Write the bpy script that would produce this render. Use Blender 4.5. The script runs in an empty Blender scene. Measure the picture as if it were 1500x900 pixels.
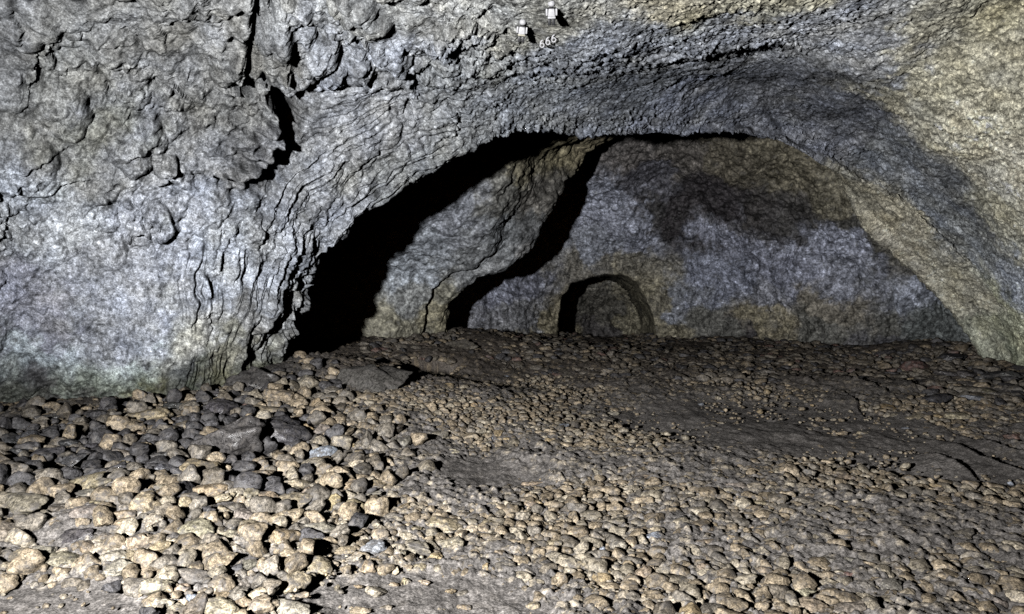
import bpy, bmesh, math, random
import numpy as np
from mathutils import Vector

rng = np.random.default_rng(7)
random.seed(7)
sc = bpy.context.scene
COL = sc.collection

# ------------------------------------------------------------------ camera maths
F = 1083.0
PITCH = math.atan(70 / F)
CAMZ = 1.5
cP, sP = math.cos(PITCH), math.sin(PITCH)
LIGHT = np.array([-1.85, 0.05, CAMZ + 0.20])


def W(px, py, d):
    px, py, d = np.asarray(px, float), np.asarray(py, float), np.asarray(d, float)
    u = (px - 750) / F * d
    v = (450 - py) / F * d
    return np.stack([u, d * cP + v * sP, CAMZ - d * sP + v * cP], -1)


def PX(p):
    p = np.asarray(p, float)
    y, z = p[..., 1], p[..., 2] - CAMZ
    d = y * cP - z * sP
    v = y * sP + z * cP
    dd = np.maximum(d, 0.05)
    return 750 + p[..., 0] / dd * F, 450 - v / dd * F, d


# ------------------------------------------------------------------ noise
def _h(ix, iy, iz, seed):
    h = (ix.astype(np.uint32) * np.uint32(374761393) + iy.astype(np.uint32) * np.uint32(668265263)
         + iz.astype(np.uint32) * np.uint32(2147483647) + np.uint32(seed * 974711 + 12345))
    h ^= h >> np.uint32(13)
    h *= np.uint32(1274126177)
    h ^= h >> np.uint32(16)
    h *= np.uint32(2246822519)
    h ^= h >> np.uint32(13)
    return h


def perlin(p, seed=0):
    p = np.asarray(p, np.float32)
    pi = np.floor(p).astype(np.int32)
    f = p - pi
    w = f * f * f * (f * (f * 6 - 15) + 10)
    out = np.zeros(len(p), np.float32)
    for dx in (0, 1):
        wx = w[:, 0] if dx else 1 - w[:, 0]
        for dy in (0, 1):
            wy = w[:, 1] if dy else 1 - w[:, 1]
            for dz in (0, 1):
                wz = w[:, 2] if dz else 1 - w[:, 2]
                h = _h(pi[:, 0] + dx, pi[:, 1] + dy, pi[:, 2] + dz, seed)
                gx = ((h & np.uint32(1023)).astype(np.float32) / 511.5 - 1)
                gy = (((h >> np.uint32(10)) & np.uint32(1023)).astype(np.float32) / 511.5 - 1)
                gz = (((h >> np.uint32(20)) & np.uint32(1023)).astype(np.float32) / 511.5 - 1)
                out += wx * wy * wz * (gx * (f[:, 0] - dx) + gy * (f[:, 1] - dy) + gz * (f[:, 2] - dz))
    return out * 1.4


def fbm(p, octaves=4, seed=0, gain=0.5, lac=2.03):
    p = np.asarray(p, np.float32)
    a, s, t = 1.0, np.zeros(len(p), np.float32), 0
    for i in range(octaves):
        s += a * perlin(p, seed + i * 17)
        t += a
        a *= gain
        p = p * lac + 3.17
    return s / t * 1.6


def worley(p, seed=0):
    p = np.asarray(p, np.float32)
    pi = np.floor(p).astype(np.int32)
    f = p - pi
    f1 = np.full(len(p), 9., np.float32)
    f2 = f1.copy()
    cid = np.zeros(len(p), np.float32)
    for dx in (-1, 0, 1):
        for dy in (-1, 0, 1):
            for dz in (-1, 0, 1):
                h = _h(pi[:, 0] + dx, pi[:, 1] + dy, pi[:, 2] + dz, seed)
                qx = dx + (h & np.uint32(1023)).astype(np.float32) / 1023
                qy = dy + ((h >> np.uint32(10)) & np.uint32(1023)).astype(np.float32) / 1023
                qz = dz + ((h >> np.uint32(20)) & np.uint32(1023)).astype(np.float32) / 1023
                d = (f[:, 0] - qx) ** 2 + (f[:, 1] - qy) ** 2 + (f[:, 2] - qz) ** 2
                m = d < f1
                f2 = np.where(m, f1, np.minimum(f2, d))
                cid = np.where(m, (h >> np.uint32(7)).astype(np.float32) % 997 / 997, cid)
                f1 = np.where(m, d, f1)
    return np.sqrt(f1), np.sqrt(f2), cid


def ss(a, b, x):
    t = np.clip((np.asarray(x, float) - a) / (b - a), 0, 1)
    return t * t * (3 - 2 * t)


def poly_sd(px, py, poly):
    """signed distance to a polygon, positive inside"""
    P = np.asarray(poly, float)
    ins = np.zeros(px.shape, bool)
    best = np.full(px.shape, 1e9)
    for i in range(len(P)):
        a, b = P[i], P[(i + 1) % len(P)]
        dx, dy = b - a
        t = np.clip(((px - a[0]) * dx + (py - a[1]) * dy) / (dx * dx + dy * dy + 1e-9), 0, 1)
        best = np.minimum(best, (px - a[0] - t * dx) ** 2 + (py - a[1] - t * dy) ** 2)
        c = ((a[1] > py) != (b[1] > py))
        xi = a[0] + (py - a[1]) / (dy if abs(dy) > 1e-9 else 1e-9) * dx
        ins ^= c & (px < xi)
    return np.where(ins, 1, -1) * np.sqrt(best)


def line_sd(px, py, pts):
    """distance to a polyline and side (+ on its right looking along it in the photo)"""
    P = np.asarray(pts, float)
    best = np.full(px.shape, 1e9)
    side = np.zeros(px.shape)
    tt = np.zeros(px.shape)
    n = len(P) - 1
    for i in range(n):
        a, b = P[i], P[i + 1]
        dx, dy = b - a
        t = np.clip(((px - a[0]) * dx + (py - a[1]) * dy) / (dx * dx + dy * dy), 0, 1)
        d = (px - a[0] - t * dx) ** 2 + (py - a[1] - t * dy) ** 2
        m = d < best
        best = np.where(m, d, best)
        side = np.where(m, np.sign(dx * (py - a[1]) - dy * (px - a[0])), side)
        tt = np.where(m, (i + t) / n, tt)
    return np.sqrt(best), side, tt


def catmull(P, t):
    """P (n,...) sampled at fractional indices t"""
    n = len(P)
    i = np.clip(np.floor(t).astype(int), 0, n - 2)
    f = (t - i).reshape((-1,) + (1,) * (P.ndim - 1))
    g = lambda k: P[np.clip(k, 0, n - 1)]
    p0 = np.where((i == 0).reshape(f.shape), 2 * g(i) - g(i + 1), g(i - 1))
    p3 = np.where((i == n - 2).reshape(f.shape), 2 * g(i + 1) - g(i), g(i + 2))
    p1, p2 = g(i), g(i + 1)
    m1, m2 = (p2 - p0) * .42, (p3 - p1) * .42
    f2, f3 = f * f, f * f * f
    return (2 * f3 - 3 * f2 + 1) * p1 + (f3 - 2 * f2 + f) * m1 + (-2 * f3 + 3 * f2) * p2 + (f3 - f2) * m2


def idw(q, pts, vals, power=3.0, eps=.05):
    q = np.asarray(q, np.float32)
    num = 0
    den = 0
    for p, v in zip(pts, vals):
        d = ((q - np.asarray(p, np.float32)) ** 2).sum(-1)
        w = 1 / (d + eps) ** (power / 2)
        num = num + w[..., None] * np.atleast_1d(v) if np.ndim(v) else num + w * v
        den = den + w
    return num / (den[..., None] if np.ndim(vals[0]) else den)


# ------------------------------------------------------------------ mesh helpers
def grid_normals(G):
    du = np.gradient(G, axis=1)
    dv = np.gradient(G, axis=0)
    n = np.cross(du, dv)
    n /= np.linalg.norm(n, axis=-1, keepdims=True) + 1e-9
    return n


def mesh_from(name, verts, faces_flat, nper, cols=None, smooth=True, mat=None):
    me = bpy.data.meshes.new(name)
    nf = len(faces_flat) // nper
    me.vertices.add(len(verts))
    me.vertices.foreach_set('co', np.ascontiguousarray(verts, np.float32).ravel())
    me.loops.add(len(faces_flat))
    me.loops.foreach_set('vertex_index', np.ascontiguousarray(faces_flat, np.int32))
    me.polygons.add(nf)
    me.polygons.foreach_set('loop_start', np.arange(0, nf * nper, nper, dtype=np.int32))
    me.polygons.foreach_set('loop_total', np.full(nf, nper, np.int32))
    if smooth:
        me.polygons.foreach_set('use_smooth', np.ones(nf, bool))
    me.update(calc_edges=True)
    if cols is not None:
        a = me.color_attributes.new('tint', 'FLOAT_COLOR', 'POINT')
        c = np.ones((len(verts), 4), np.float32)
        c[:, :cols.shape[1]] = cols
        a.data.foreach_set('color', c.ravel())
    if mat:
        me.materials.append(mat)
    return me


def grid_mesh(name, G, cols, mat):
    nv, nu = G.shape[:2]
    i = np.arange(nv * nu).reshape(nv, nu)
    f = np.stack([i[:-1, :-1], i[:-1, 1:], i[1:, 1:], i[1:, :-1]], -1).reshape(-1)
    return mesh_from(name, G.reshape(-1, 3), f, 4, cols.reshape(-1, cols.shape[-1]), True, mat)


def link(name, data, parent=None, **props):
    o = bpy.data.objects.new(name, data)
    COL.objects.link(o)
    if parent:
        o.parent = parent
    for k, v in props.items():
        if v:
            o[k] = v
    return o


# ------------------------------------------------------------------ materials
def nt_new(name):
    m = bpy.data.materials.new(name)
    m.use_nodes = True
    nt = m.node_tree
    nt.nodes.clear()
    out = nt.nodes.new('ShaderNodeOutputMaterial')
    b = nt.nodes.new('ShaderNodeBsdfPrincipled')
    nt.links.new(b.outputs[0], out.inputs[0])
    return m, nt, b


def noise_node(nt, vec, scale, detail=4, rough=.6, dist=0.):
    n = nt.nodes.new('ShaderNodeTexNoise')
    n.inputs['Scale'].default_value = scale
    n.inputs['Detail'].default_value = detail
    n.inputs['Roughness'].default_value = rough
    n.inputs['Distortion'].default_value = dist
    nt.links.new(vec, n.inputs['Vector'])
    return n.outputs[0]


def ramp(nt, fac, stops):
    r = nt.nodes.new('ShaderNodeValToRGB')
    e = r.color_ramp.elements
    while len(e) < len(stops):
        e.new(.5)
    for k, (p, c) in enumerate(stops):
        e[k].position = p
        e[k].color = (c, c, c, 1) if np.isscalar(c) else (*c, 1)
    nt.links.new(fac, r.inputs[0])
    return r.outputs[0]


def mul(nt, a, b, blend='MULTIPLY', fac=1.0):
    m = nt.nodes.new('ShaderNodeMix')
    m.data_type = 'RGBA'
    m.blend_type = blend
    if hasattr(fac, 'node'):
        nt.links.new(fac, m.inputs[0])
    else:
        m.inputs[0].default_value = fac
    for s, i in ((a, 6), (b, 7)):
        if hasattr(s, 'node'):
            nt.links.new(s, m.inputs[i])
        else:
            m.inputs[i].default_value = (*s, 1)
    return m.outputs[2]


def rock_material(name, grain=30., fine=110., lo=.52, hi=1.45, bump=.32, dist=.009, rough=(.42, .75)):
    m, nt, b = nt_new(name)
    at = nt.nodes.new('ShaderNodeAttribute')
    at.attribute_name = 'tint'
    geo = nt.nodes.new('ShaderNodeNewGeometry')
    pos = geo.outputs['Position']
    n1 = noise_node(nt, pos, grain, 5, .65, .3)
    n2 = noise_node(nt, pos, fine, 3, .6)
    c = mul(nt, at.outputs['Color'], ramp(nt, n1, [(.36, lo), (.64, hi)]))
    c = mul(nt, c, ramp(nt, n2, [(.37, .60), (.63, 1.45)]))
    n3 = noise_node(nt, pos, grain * 1.9, 7, .74, .2)
    c = mul(nt, c, ramp(nt, n3, [(.40, .60), (.49, .96), (.56, 1.10), (.63, 1.55)]))
    nt.links.new(c, b.inputs['Base Color'])
    nt.links.new(ramp(nt, n1, [(.3, rough[0]), (.7, rough[1])]), b.inputs['Roughness'])
    b.inputs['Specular IOR Level'].default_value = .4
    bp = nt.nodes.new('ShaderNodeBump')
    bp.inputs['Strength'].default_value = bump
    bp.inputs['Distance'].default_value = dist
    ad = nt.nodes.new('ShaderNodeMath')
    ad.operation = 'ADD'
    nt.links.new(n3, ad.inputs[0])
    nt.links.new(n2, ad.inputs[1])
    nt.links.new(ad.outputs[0], bp.inputs['Height'])
    nt.links.new(bp.outputs[0], b.inputs['Normal'])
    return m


def stone_material(name, source, wet=False):
    m, nt, b = nt_new(name)
    if source == 'object':
        src = nt.nodes.new('ShaderNodeObjectInfo').outputs['Color']
    else:
        a = nt.nodes.new('ShaderNodeAttribute')
        a.attribute_name = 'tint'
        src = a.outputs['Color']
    geo = nt.nodes.new('ShaderNodeNewGeometry')
    pos = geo.outputs['Position']
    n0 = noise_node(nt, pos, 9, 3, .6, .5)
    n1 = noise_node(nt, pos, 42, 5, .68, .6)
    n2 = noise_node(nt, pos, 150, 3, .6)
    c = mul(nt, src, ramp(nt, n1, [(.38, .30), (.47, .78), (.54, 1.08), (.62, 1.6)]))
    c = mul(nt, c, ramp(nt, n2, [(.38, .55), (.60, 1.3)]))
    # silt film left in broad patches on the stone
    silt = noise_node(nt, pos, 19, 5, .68, .5)
    lo_, hi_ = (.53, .65) if source == 'attribute' else (.51, .63)
    c = mul(nt, c, (.155, .143, .133), 'MIX', ramp(nt, silt, [(lo_, 0.), (hi_, .85)]))
    c = mul(nt, c, (.10, .095, .093), 'MIX', ramp(nt, n0, [(.54, 0.), (.66, .6)]))
    nt.links.new(c, b.inputs['Base Color'])
    nt.links.new(ramp(nt, n1, [(.3, .14 if wet else .36), (.7, .42 if wet else .7)]), b.inputs['Roughness'])
    b.inputs['Specular IOR Level'].default_value = .6 if wet else .4
    bp = nt.nodes.new('ShaderNodeBump')
    bp.inputs['Strength'].default_value = .5
    bp.inputs['Distance'].default_value = .009
    ad = nt.nodes.new('ShaderNodeMath')
    ad.operation = 'MULTIPLY_ADD'
    ad.inputs[1].default_value = .5
    nt.links.new(n2, ad.inputs[0])
    nt.links.new(n1, ad.inputs[2])
    nt.links.new(ad.outputs[0], bp.inputs['Height'])
    nt.links.new(bp.outputs[0], b.inputs['Normal'])
    return m


def plain_material(name, col, rough=.5):
    m, nt, b = nt_new(name)
    geo = nt.nodes.new('ShaderNodeNewGeometry')
    n = noise_node(nt, geo.outputs['Position'], 90, 3, .6)
    nt.links.new(mul(nt, col, ramp(nt, n, [(.3, .8), (.7, 1.1)])), b.inputs['Base Color'])
    b.inputs['Roughness'].default_value = rough
    return m


M_WALL = rock_material('limestone_wall', 26, 95)
M_REAR = rock_material('chamber_limestone', 9, 30, .42, 1.6, .22, .018)
M_FLOOR = rock_material('silty_floor', 24, 90, .7, 1.25, .5, .012, (.4, .7))
M_STONE = stone_material('cobble_stone', 'object')
M_WET = stone_material('wet_stone', 'object', True)
M_PEB = stone_material('pebble_stone', 'attribute')

# ------------------------------------------------------------------ floor height
FZ = [  # px, py, z : places on the floor and how high the floor stands there
    (0, 597, .33), (150, 597, .33), (300, 582, .36), (415, 530, .50), (200, 720, .26), (0, 700, .30),
    (0, 900, .05), (350, 820, .12), (560, 503, .36), (650, 488, .35), (745, 492, .05), (820, 490, -.06), (955, 490, -.06),
    (1100, 500, 0.), (1250, 507, .05), (1417, 505, .30), (1490, 545, .20), (1500, 700, .02), (1250, 650, 0.), (1000, 620, 0.),
    (750, 560, .02), (700, 700, .03), (1000, 800, .02), (750, 900, 0.), (1500, 900, 0.), (500, 680, .15), (520, 570, .34), (1300, 560, .05),
    (450, 620, .30)]
fz_pts = []
for px, py, z in FZ:
    d = (CAMZ - z) / ((py - 450) / F * cP + sP)
    fz_pts.append(W(px, py, d)[:2])
FZ_FAR = [np.array(p) for p in [(-3, 0), (3, 0), (0, -4), (9, 5), (9, 16), (-8, 4), (-6, 14), (0, 22), (4, 20)]]
fz_pts += FZ_FAR
NICHE_PTS = []
for _x, _d in ((887, 18.5), (850, 18.5), (930, 18.5), (887, 21), (850, 16.6), (890, 16.6), (930, 16.6)):
    NICHE_PTS.append(W(_x, 488, _d)[:2])
fz_pts = fz_pts[:len(FZ)] + NICHE_PTS + FZ_FAR
fz_val = [z for _, _, z in FZ] + [-.62, -.62, -.62, -.8, -.34, -.34, -.34] + [0, 0, 0, .2, .1, .4, .4, -.8, -.7]


def floor_base(x, y):
    q = np.stack([np.asarray(x, float), np.asarray(y, float)], -1)
    return idw(q, fz_pts, fz_val, 3.2, .15)


def floor_hit(px, py):
    """where the sight line through a pixel meets the floor"""
    d = np.geomspace(1.5, 30, 900)
    p = W(np.full_like(d, px), np.full_like(d, py), d)
    z = floor_base(p[:, 0], p[:, 1])
    k = np.argmax(p[:, 2] < z)
    return p[k], d[k]


# mud and stone areas, given where they lie on the floor
MUD = [[(20, 866), (130, 856), (205, 872), (225, 940), (-100, 940), (-60, 890)],
       [(430, 850), (520, 842), (640, 838), (720, 852), (790, 880), (830, 940), (430, 940)],
       [(890, 606), (1010, 588), (1180, 586), (1260, 600), (1400, 632), (1530, 690), (1530, 720), (1330, 705), (1190, 676), (1020, 656), (900, 628)],
       [(640, 690), (720, 684), (800, 694), (790, 716), (700, 724), (640, 712)]]
BANK = [(-80, 622), (150, 618), (240, 606), (330, 590), (420, 560), (500, 575), (560, 640), (600, 690), (560, 740), (520, 790), (420, 840), (420, 940), (230, 940), (200, 870), (100, 850), (-80, 870)]
REAR = [(470, 545), (560, 488), (850, 480), (1250, 490), (1440, 490), (1530, 560), (1530, 600), (1300, 575), (1050, 560), (850, 555), (620, 540)]


def mud_weight(px, py):
    w = np.zeros(px.shape)
    for P in MUD:
        w = np.maximum(w, ss(-8, 10, poly_sd(px, py, P)))
    return w


# ------------------------------------------------------------------ cave floor
def build_floor():
    a = np.concatenate([np.linspace(-math.pi, -1.0, 60, endpoint=False), np.linspace(-1.0, .95, 1150, endpoint=False), np.linspace(.95, math.pi, 60)])
    r = np.concatenate([[.02, .5, 1.2, 2.0], np.geomspace(2.6, 24, 620)])
    A, Rr = np.meshgrid(a, r)
    x, y = np.sin(A) * Rr, np.cos(A) * Rr
    z = floor_base(x, y)
    p = np.stack([x, y, z], -1)
    px, py, d = PX(p)
    mud = np.where(d > .5, mud_weight(px, py), 0).ravel()
    q = p.reshape(-1, 3)
    warp = q + .25 * np.stack([perlin(q * 2.1, 5), perlin(q * 2.1, 6), q[:, 2] * 0], -1)
    f1, f2, _ = worley(warp * np.array([7, 9, 0]) + 11.3, 3)
    lumps = np.maximum(0, 1 - (f1 / .75) ** 2)
    g1, g2, _ = worley(warp * np.array([17, 22, 0]) + 31.3, 4)
    l2 = np.maximum(0, 1 - (g1 / .75) ** 2)
    g3, g4, gid = worley((q + .06 * np.stack([perlin(q * 6, 7), perlin(q * 6, 8), q[:, 2] * 0], -1)) * np.array([14, 16, 0]) + 51.3, 45)
    g5, _, gi2 = worley((q + .03 * np.stack([perlin(q * 14, 7), perlin(q * 14, 8), q[:, 2] * 0], -1)) * np.array([30, 32, 0]) + 5.3, 46)
    cob = np.sqrt(np.clip(1 - (g1 / .62) ** 2, 0, 1)) * .5 + np.sqrt(np.clip(1 - (g3 / .62) ** 2, 0, 1)) * (.3 + gid)
    dry = 1 - .88 * mud
    h = .07 * fbm(q * .9, 3, 21) + dry * (.012 * lumps + .017 * cob + .012 * np.sqrt(np.clip(1 - (g5 / .6) ** 2, 0, 1)) * (.2 + gi2)) + .016 * fbm(q * 7, 6, 23, .66) + .012 * fbm(q * np.array([9, 3, 0]), 4, 26)
    # low ridges of silt running away from the entrance on the right side
    rx = q[:, 0] + .35 * perlin(q * .55, 31) + .06 * perlin(q * 3, 32)
    ph = rx * 2.6 % 1
    saw = ph * ss(1, .93, ph)
    h += .06 * saw * ss(2.6, 3.2, q[:, 0]) * ss(4.4, 5.2, q[:, 1]) * ss(.0, .35, perlin(q * .75 + 2.7, 34)) * (1 - mud * ss(3.0, 2.5, q[:, 0])) * ss(10, 8, q[:, 1])
    # hollow behind the low slab
    px, py = px.ravel(), py.ravel()
    e = ((px - 628) / 40) ** 2 + ((py - 540) / 10) ** 2
    h -= np.where(d.ravel() > 1, .60 * np.exp(-e * e * 1.0), 0)
    e2 = ((px - 92) / 40) ** 2 + ((py - 690) / 13) ** 2
    h -= np.where(d.ravel() > 1, .35 * np.exp(-e2 * e2), 0)
    q = q.copy()
    q[:, 2] += h
    G = q.reshape(p.shape)
    # colour: brown-grey silt, darker and wetter by the rock
    base = np.array([.205, .190, .178])
    n = fbm(q * 3.5, 4, 41)
    c = base * (1 + .35 * n)[:, None]
    c = c * (1 + .25 * fbm(q * 16, 3, 42))[:, None]
    tan = ss(.30, .75, .35 * cob + .9 * fbm(q * 16, 5, 44, .68) + .35 * perlin(q * 4, 47)) * (1 - .93 * mud) * ss(470, 560, py) * (1 - .35 * ss(900, 1350, px))
    c = c + tan[:, None] * np.array([.30, .245, .155])
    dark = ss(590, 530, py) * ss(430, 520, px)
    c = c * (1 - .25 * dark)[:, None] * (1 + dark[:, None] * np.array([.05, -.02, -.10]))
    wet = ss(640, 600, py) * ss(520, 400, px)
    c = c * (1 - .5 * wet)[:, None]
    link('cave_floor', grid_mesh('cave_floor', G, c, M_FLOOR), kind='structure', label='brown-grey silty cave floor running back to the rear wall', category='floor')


# ------------------------------------------------------------------ near shell: left wall, ceiling, right wall, lip of the arch
NST = 15
PROF = {
 'B': [(-380, 820, 4.2), (-380, 640, 4.2), (-380, 400, 4.0), (-380, 130, 3.8), (-320, -150, 3.5), (60, -300, 3.4), (450, -300, 3.4), (800, -320, 3.4), (1050, -320, 3.4), (1350, -310, 3.5), (1750, -260, 3.8), (1850, 0, 4.3), (1870, 280, 5.0), (1870, 560, 5.8), (1870, 860, 6.0)],
 'C': [(-20, 700, 5.9), (-10, 597, 5.85), (-5, 430, 5.5), (0, 250, 5.2), (70, 40, 4.9), (370, -30, 4.9), (650, -30, 4.8), (850, -20, 4.7), (1000, -20, 4.7), (1180, -20, 4.8), (1500, -40, 5.0), (1540, 150, 5.5), (1560, 360, 6.4), (1560, 560, 8.0), (1560, 720, 8.2)],
 'D': [(240, 680, 6.2), (245, 575, 6.15), (225, 430, 5.9), (255, 260, 5.75), (345, 130, 5.6), (520, 85, 5.6), (700, 75, 5.6), (850, 75, 5.6), (1000, 65, 5.7), (1150, 55, 5.8), (1330, 110, 6.0), (1430, 230, 6.6), (1500, 380, 7.4), (1535, 545, 8.4), (1535, 700, 8.5)],
 'E': [(345, 660, 6.7), (350, 560, 6.65), (370, 430, 6.3), (415, 300, 6.2), (485, 215, 6.2), (590, 165, 6.3), (730, 135, 6.5), (860, 138, 6.8), (1000, 130, 7.1), (1130, 130, 7.4), (1270, 190, 7.7), (1370, 280, 8.0), (1455, 395, 8.2), (1515, 545, 8.5), (1515, 700, 8.6)],
 'L': [(404, 640, 7.2), (420, 522, 7.2), (452, 425, 6.9), (500, 335, 6.7), (570, 286, 6.7), (652, 235, 6.8), (746, 190, 7.1), (870, 198, 7.6), (1000, 192, 8.0), (1120, 197, 8.4), (1217, 240, 8.7), (1317, 293, 8.8), (1400, 366, 8.8), (1483, 470, 8.7), (1500, 640, 8.7)],
}
Q = {9: (1150, 205, 9.6), 10: (1208, 268, 9.6), 11: (1272, 335, 9.75), 12: (1338, 398, 9.8), 13: (1410, 476, 9.7), 14: (1510, 640, 9.3)}
rows = [np.array(PROF[k], float) for k in 'BCDEL']


def behind(off, dd, t):
    out = []
    L = rows[4]
    for i in range(NST):
        px, py, d = L[i]
        v = np.array([px - 880, py - 420.])
        v /= np.linalg.norm(v)
        a = np.array([px + v[0] * off, py + v[1] * off * .8, d + dd])
        if i in Q:
            b = np.array(Q[i]) if t <= 1 else np.array(Q[i]) + np.array([90 * (t - 1), -25 * (t - 1), 1.6 * (t - 1)])
            c = L[i] * (1 - min(t, 1)) + b * min(t, 1) if t <= 1 else b
            k = {9: .35, 10: .8}.get(i, 1.)
            a = a * (1 - k) + c * k
        out.append(a)
    return np.array(out)


rows += [behind(5, .12, .06), behind(22, .45, .25), behind(60, 1.2, .65), behind(105, 2.2, 1.0), behind(140, 3.4, 1.9)]


def rec_depth(px, py):
    """the stepped arch of darker rock recessed behind the outer ceiling"""
    P = [(760, 112), (880, 102), (960, 92), (1040, 76), (1145, 66), (1230, 98), (1312, 118), (1318, 200), (1362, 232), (1420, 258), (1460, 300), (1484, 380), (1500, 470), (1420, 420), (1317, 330), (1217, 290), (1100, 240), (900, 240), (800, 240)]
    return poly_sd(px, py, P)


CRACKS = [  # photo-traced fissures: raised rock on the torch side, dark gap beyond
    ([(368, -40), (372, 20), (362, 60), (360, 100), (356, 132)], .17, 19),
    ([(356, 132), (392, 140), (408, 165), (412, 195), (402, 225), (378, 252), (345, 262), (310, 258)], .40, 36),
    ([(420, 10), (432, 40), (428, 75), (420, 110)], .10, 16),
    ([(20, 20), (28, 45), (18, 62)], .10, 16),
    ([(44, 70), (52, 105), (46, 130)], .10, 18),
    ([(448, 395), (438, 420), (416, 442), (400, 470), (396, 500)], .10, 14),
    ([(352, 330), (330, 375), (312, 420), (308, 520)], .035, 9),
    ([(395, 470), (362, 500), (345, 560)], .05, 10),
    ([(470, 360), (455, 400), (430, 470), (402, 540)], .05, 10),
    ([(380, 560), (372, 500), (388, 430)], .04, 9),
    ([(606, 90), (606, 140), (590, 170)], .06, 11),
    ([(540, 60), (535, 110)], .04, 9),
    ([(715, 10), (690, 40), (660, 70)], .05, 10),
    ([(230, 205), (215, 222), (180, 232)], .05, 12),
    ([(158, 120), (162, 130), (155, 140)], .06, 12),
    ([(250, 125), (252, 140)], .06, 12),
    ([(100, 215), (40, 245), (10, 250)], .05, 10),
]


def q3_(q):
    return q + .05 * np.stack([perlin(q * 6, 104), perlin(q * 6, 105), perlin(q * 6, 106)], -1) + .02 * np.stack([perlin(q * 17, 107), perlin(q * 17, 108), perlin(q * 17, 109)], -1)


def build_shell():
    global SHELL_G, SHELL_N
    R0 = np.array([(x * 1.0, y, z) for x, y, z in [(-4.6, -3.5, -.3), (-4.7, -3.5, .6), (-4.6, -3.5, 1.6), (-4.3, -3.5, 2.6), (-3.6, -3.5, 3.5), (-2, -3.5, 4), (-1, -3.5, 4.1), (0, -3.5, 4.1), (1, -3.5, 4.1), (2.4, -3.5, 4), (3.9, -3.5, 3.6), (4.8, -3.5, 2.8), (5.2, -3.5, 1.8), (5.4, -3.5, .7), (5.4, -3.5, -.3)]])
    ctrl = [R0] + [W(r[:, 0], r[:, 1], r[:, 2]) for r in rows]
    ctrl = np.array(ctrl)                      # (11,15,3)
    nu = 1500
    # spread u so that columns are even in the picture along profile E
    e = np.array(PROF['E'])[:, :2]
    seg = np.linalg.norm(np.diff(e, axis=0), axis=1)
    seg[0] *= .6; seg[-1] *= .5
    cum = np.concatenate([[0], np.cumsum(seg)])
    tu = np.interp(np.linspace(0, cum[-1], nu), cum, np.arange(NST))
    C2 = np.stack([catmull(ctrl[k], tu) for k in range(len(ctrl))])
    nseg = [10, 34, 215, 110, 110, 14, 14, 22, 22, 8]
    tv = np.concatenate([np.linspace(k, k + 1, n, endpoint=False) for k, n in enumerate(nseg)] + [[len(nseg)]])
    G = catmull(C2, tv)
    TU = np.broadcast_to(tu, G.shape[:2])
    TV = np.broadcast_to(tv[:, None], G.shape[:2])
    N = grid_normals(G)
    cen = np.array([.3, 6, 1.2])
    sgn = np.sign(((cen - G) * N).sum(-1))
    N = N * np.where(np.median(sgn) > 0, 1, -1)
    shp = G.shape
    p = G.reshape(-1, 3)
    n = N.reshape(-1, 3)
    px, py, d = PX(p)
    tuf, tvf = TU.ravel(), TV.ravel()
    front = ss(6.6, 5.4, tvf)
    infr = (d > .5)
    # --- traced recess and fissures
    sd = rec_depth(px, py)
    sdw = sd + 5 * perlin(np.stack([px / 14, py / 14, 0 * px], -1), 77)
    edge = np.where(px < 1150, 5.0, np.where(px > 1300, 30., 5 + (px - 1150) / 150 * 25))
    amt = np.interp(px, [860, 980, 1075, 1145, 1300, 1500], [.0, .08, .24, .32, .24, .18]) * (.6 + .6 * ss(-.3, .3, perlin(np.stack([px / 40, py / 40, 0 * px], -1), 78)))
    rec = np.clip(sdw / edge, 0, 1)
    rec = rec * rec * (3 - 2 * rec) * amt * ss(5.02, 4.75, tvf) * (d > 1)
    view = p - np.array([0, 0, CAMZ])
    view /= np.linalg.norm(view, axis=1, keepdims=True)
    disp = np.zeros(len(p))
    jx = px + 11 * perlin(np.stack([px / 19, py / 19, 0 * px], -1), 71) + 4.5 * perlin(np.stack([px / 5, py / 5, 0 * px], -1), 72)
    jy = py + 6 * perlin(np.stack([px / 16, py / 16, 0 * px], -1), 73)
    for pts, amp, wid in CRACKS:
        dist, side, tt = line_sd(jx, jy, pts)
        taper = np.sin(np.clip(tt, .02, .98) * math.pi) ** .5 * (.45 + .8 * ss(-.35, .3, perlin(np.stack([px / 22, py / 22, 0 * px], -1), 76)))
        sx = np.where(side > 0, 1, -1)        # + : to the torch side of a line drawn downwards
        hi = np.exp(-(dist / (wid * 2.2)) ** 2) * amp * .5
        lo = -np.exp(-(dist / (wid * .68)) ** 2) * amp * 1.15
        disp += np.where(sx > 0, hi * ss(0, 3, dist), lo) * taper * front * infr
    # --- zones
    lw = ss(8.2, 5.6, tuf)                                   # left wall weight
    ce = ss(5.0, 6.2, tuf) * ss(12.2, 10.6, tuf)             # ceiling
    rw = ss(9.2, 11.0, tuf)
    low = ss(330, 430, py) * lw                               # smoother flowstone low on the left
    q = p.astype(np.float32)
    wq = q + .10 * np.stack([perlin(q * 3.1, 1), perlin(q * 3.1, 2), perlin(q * 3.1, 3)], -1) \
           + .035 * np.stack([perlin(q * 9, 4), perlin(q * 9, 5), perlin(q * 9, 6)], -1)
    def scales(v, sd_, sharp=.22):
        f1, f2, c = worley(v, sd_)
        return np.sqrt(np.clip((f2 - f1) / sharp, 0, 1)) * (.45 + 1.1 * c) - .7, np.sqrt(np.clip(1 - (f1 / .8) ** 2, 0, 1)) - .6
    def knobs(v, sd_, keep):
        f1, f2, c = worley(v, sd_)
        rr = .50 + .22 * ((c * 7) % 1)
        return np.sqrt(np.clip(1 - (f1 / rr) ** 2, 0, 1)) * (c > keep) * (.5 + c)
    kn1 = knobs(wq * np.array([3.4, 3.4, 3.0]) + 2, 111, .35)
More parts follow.
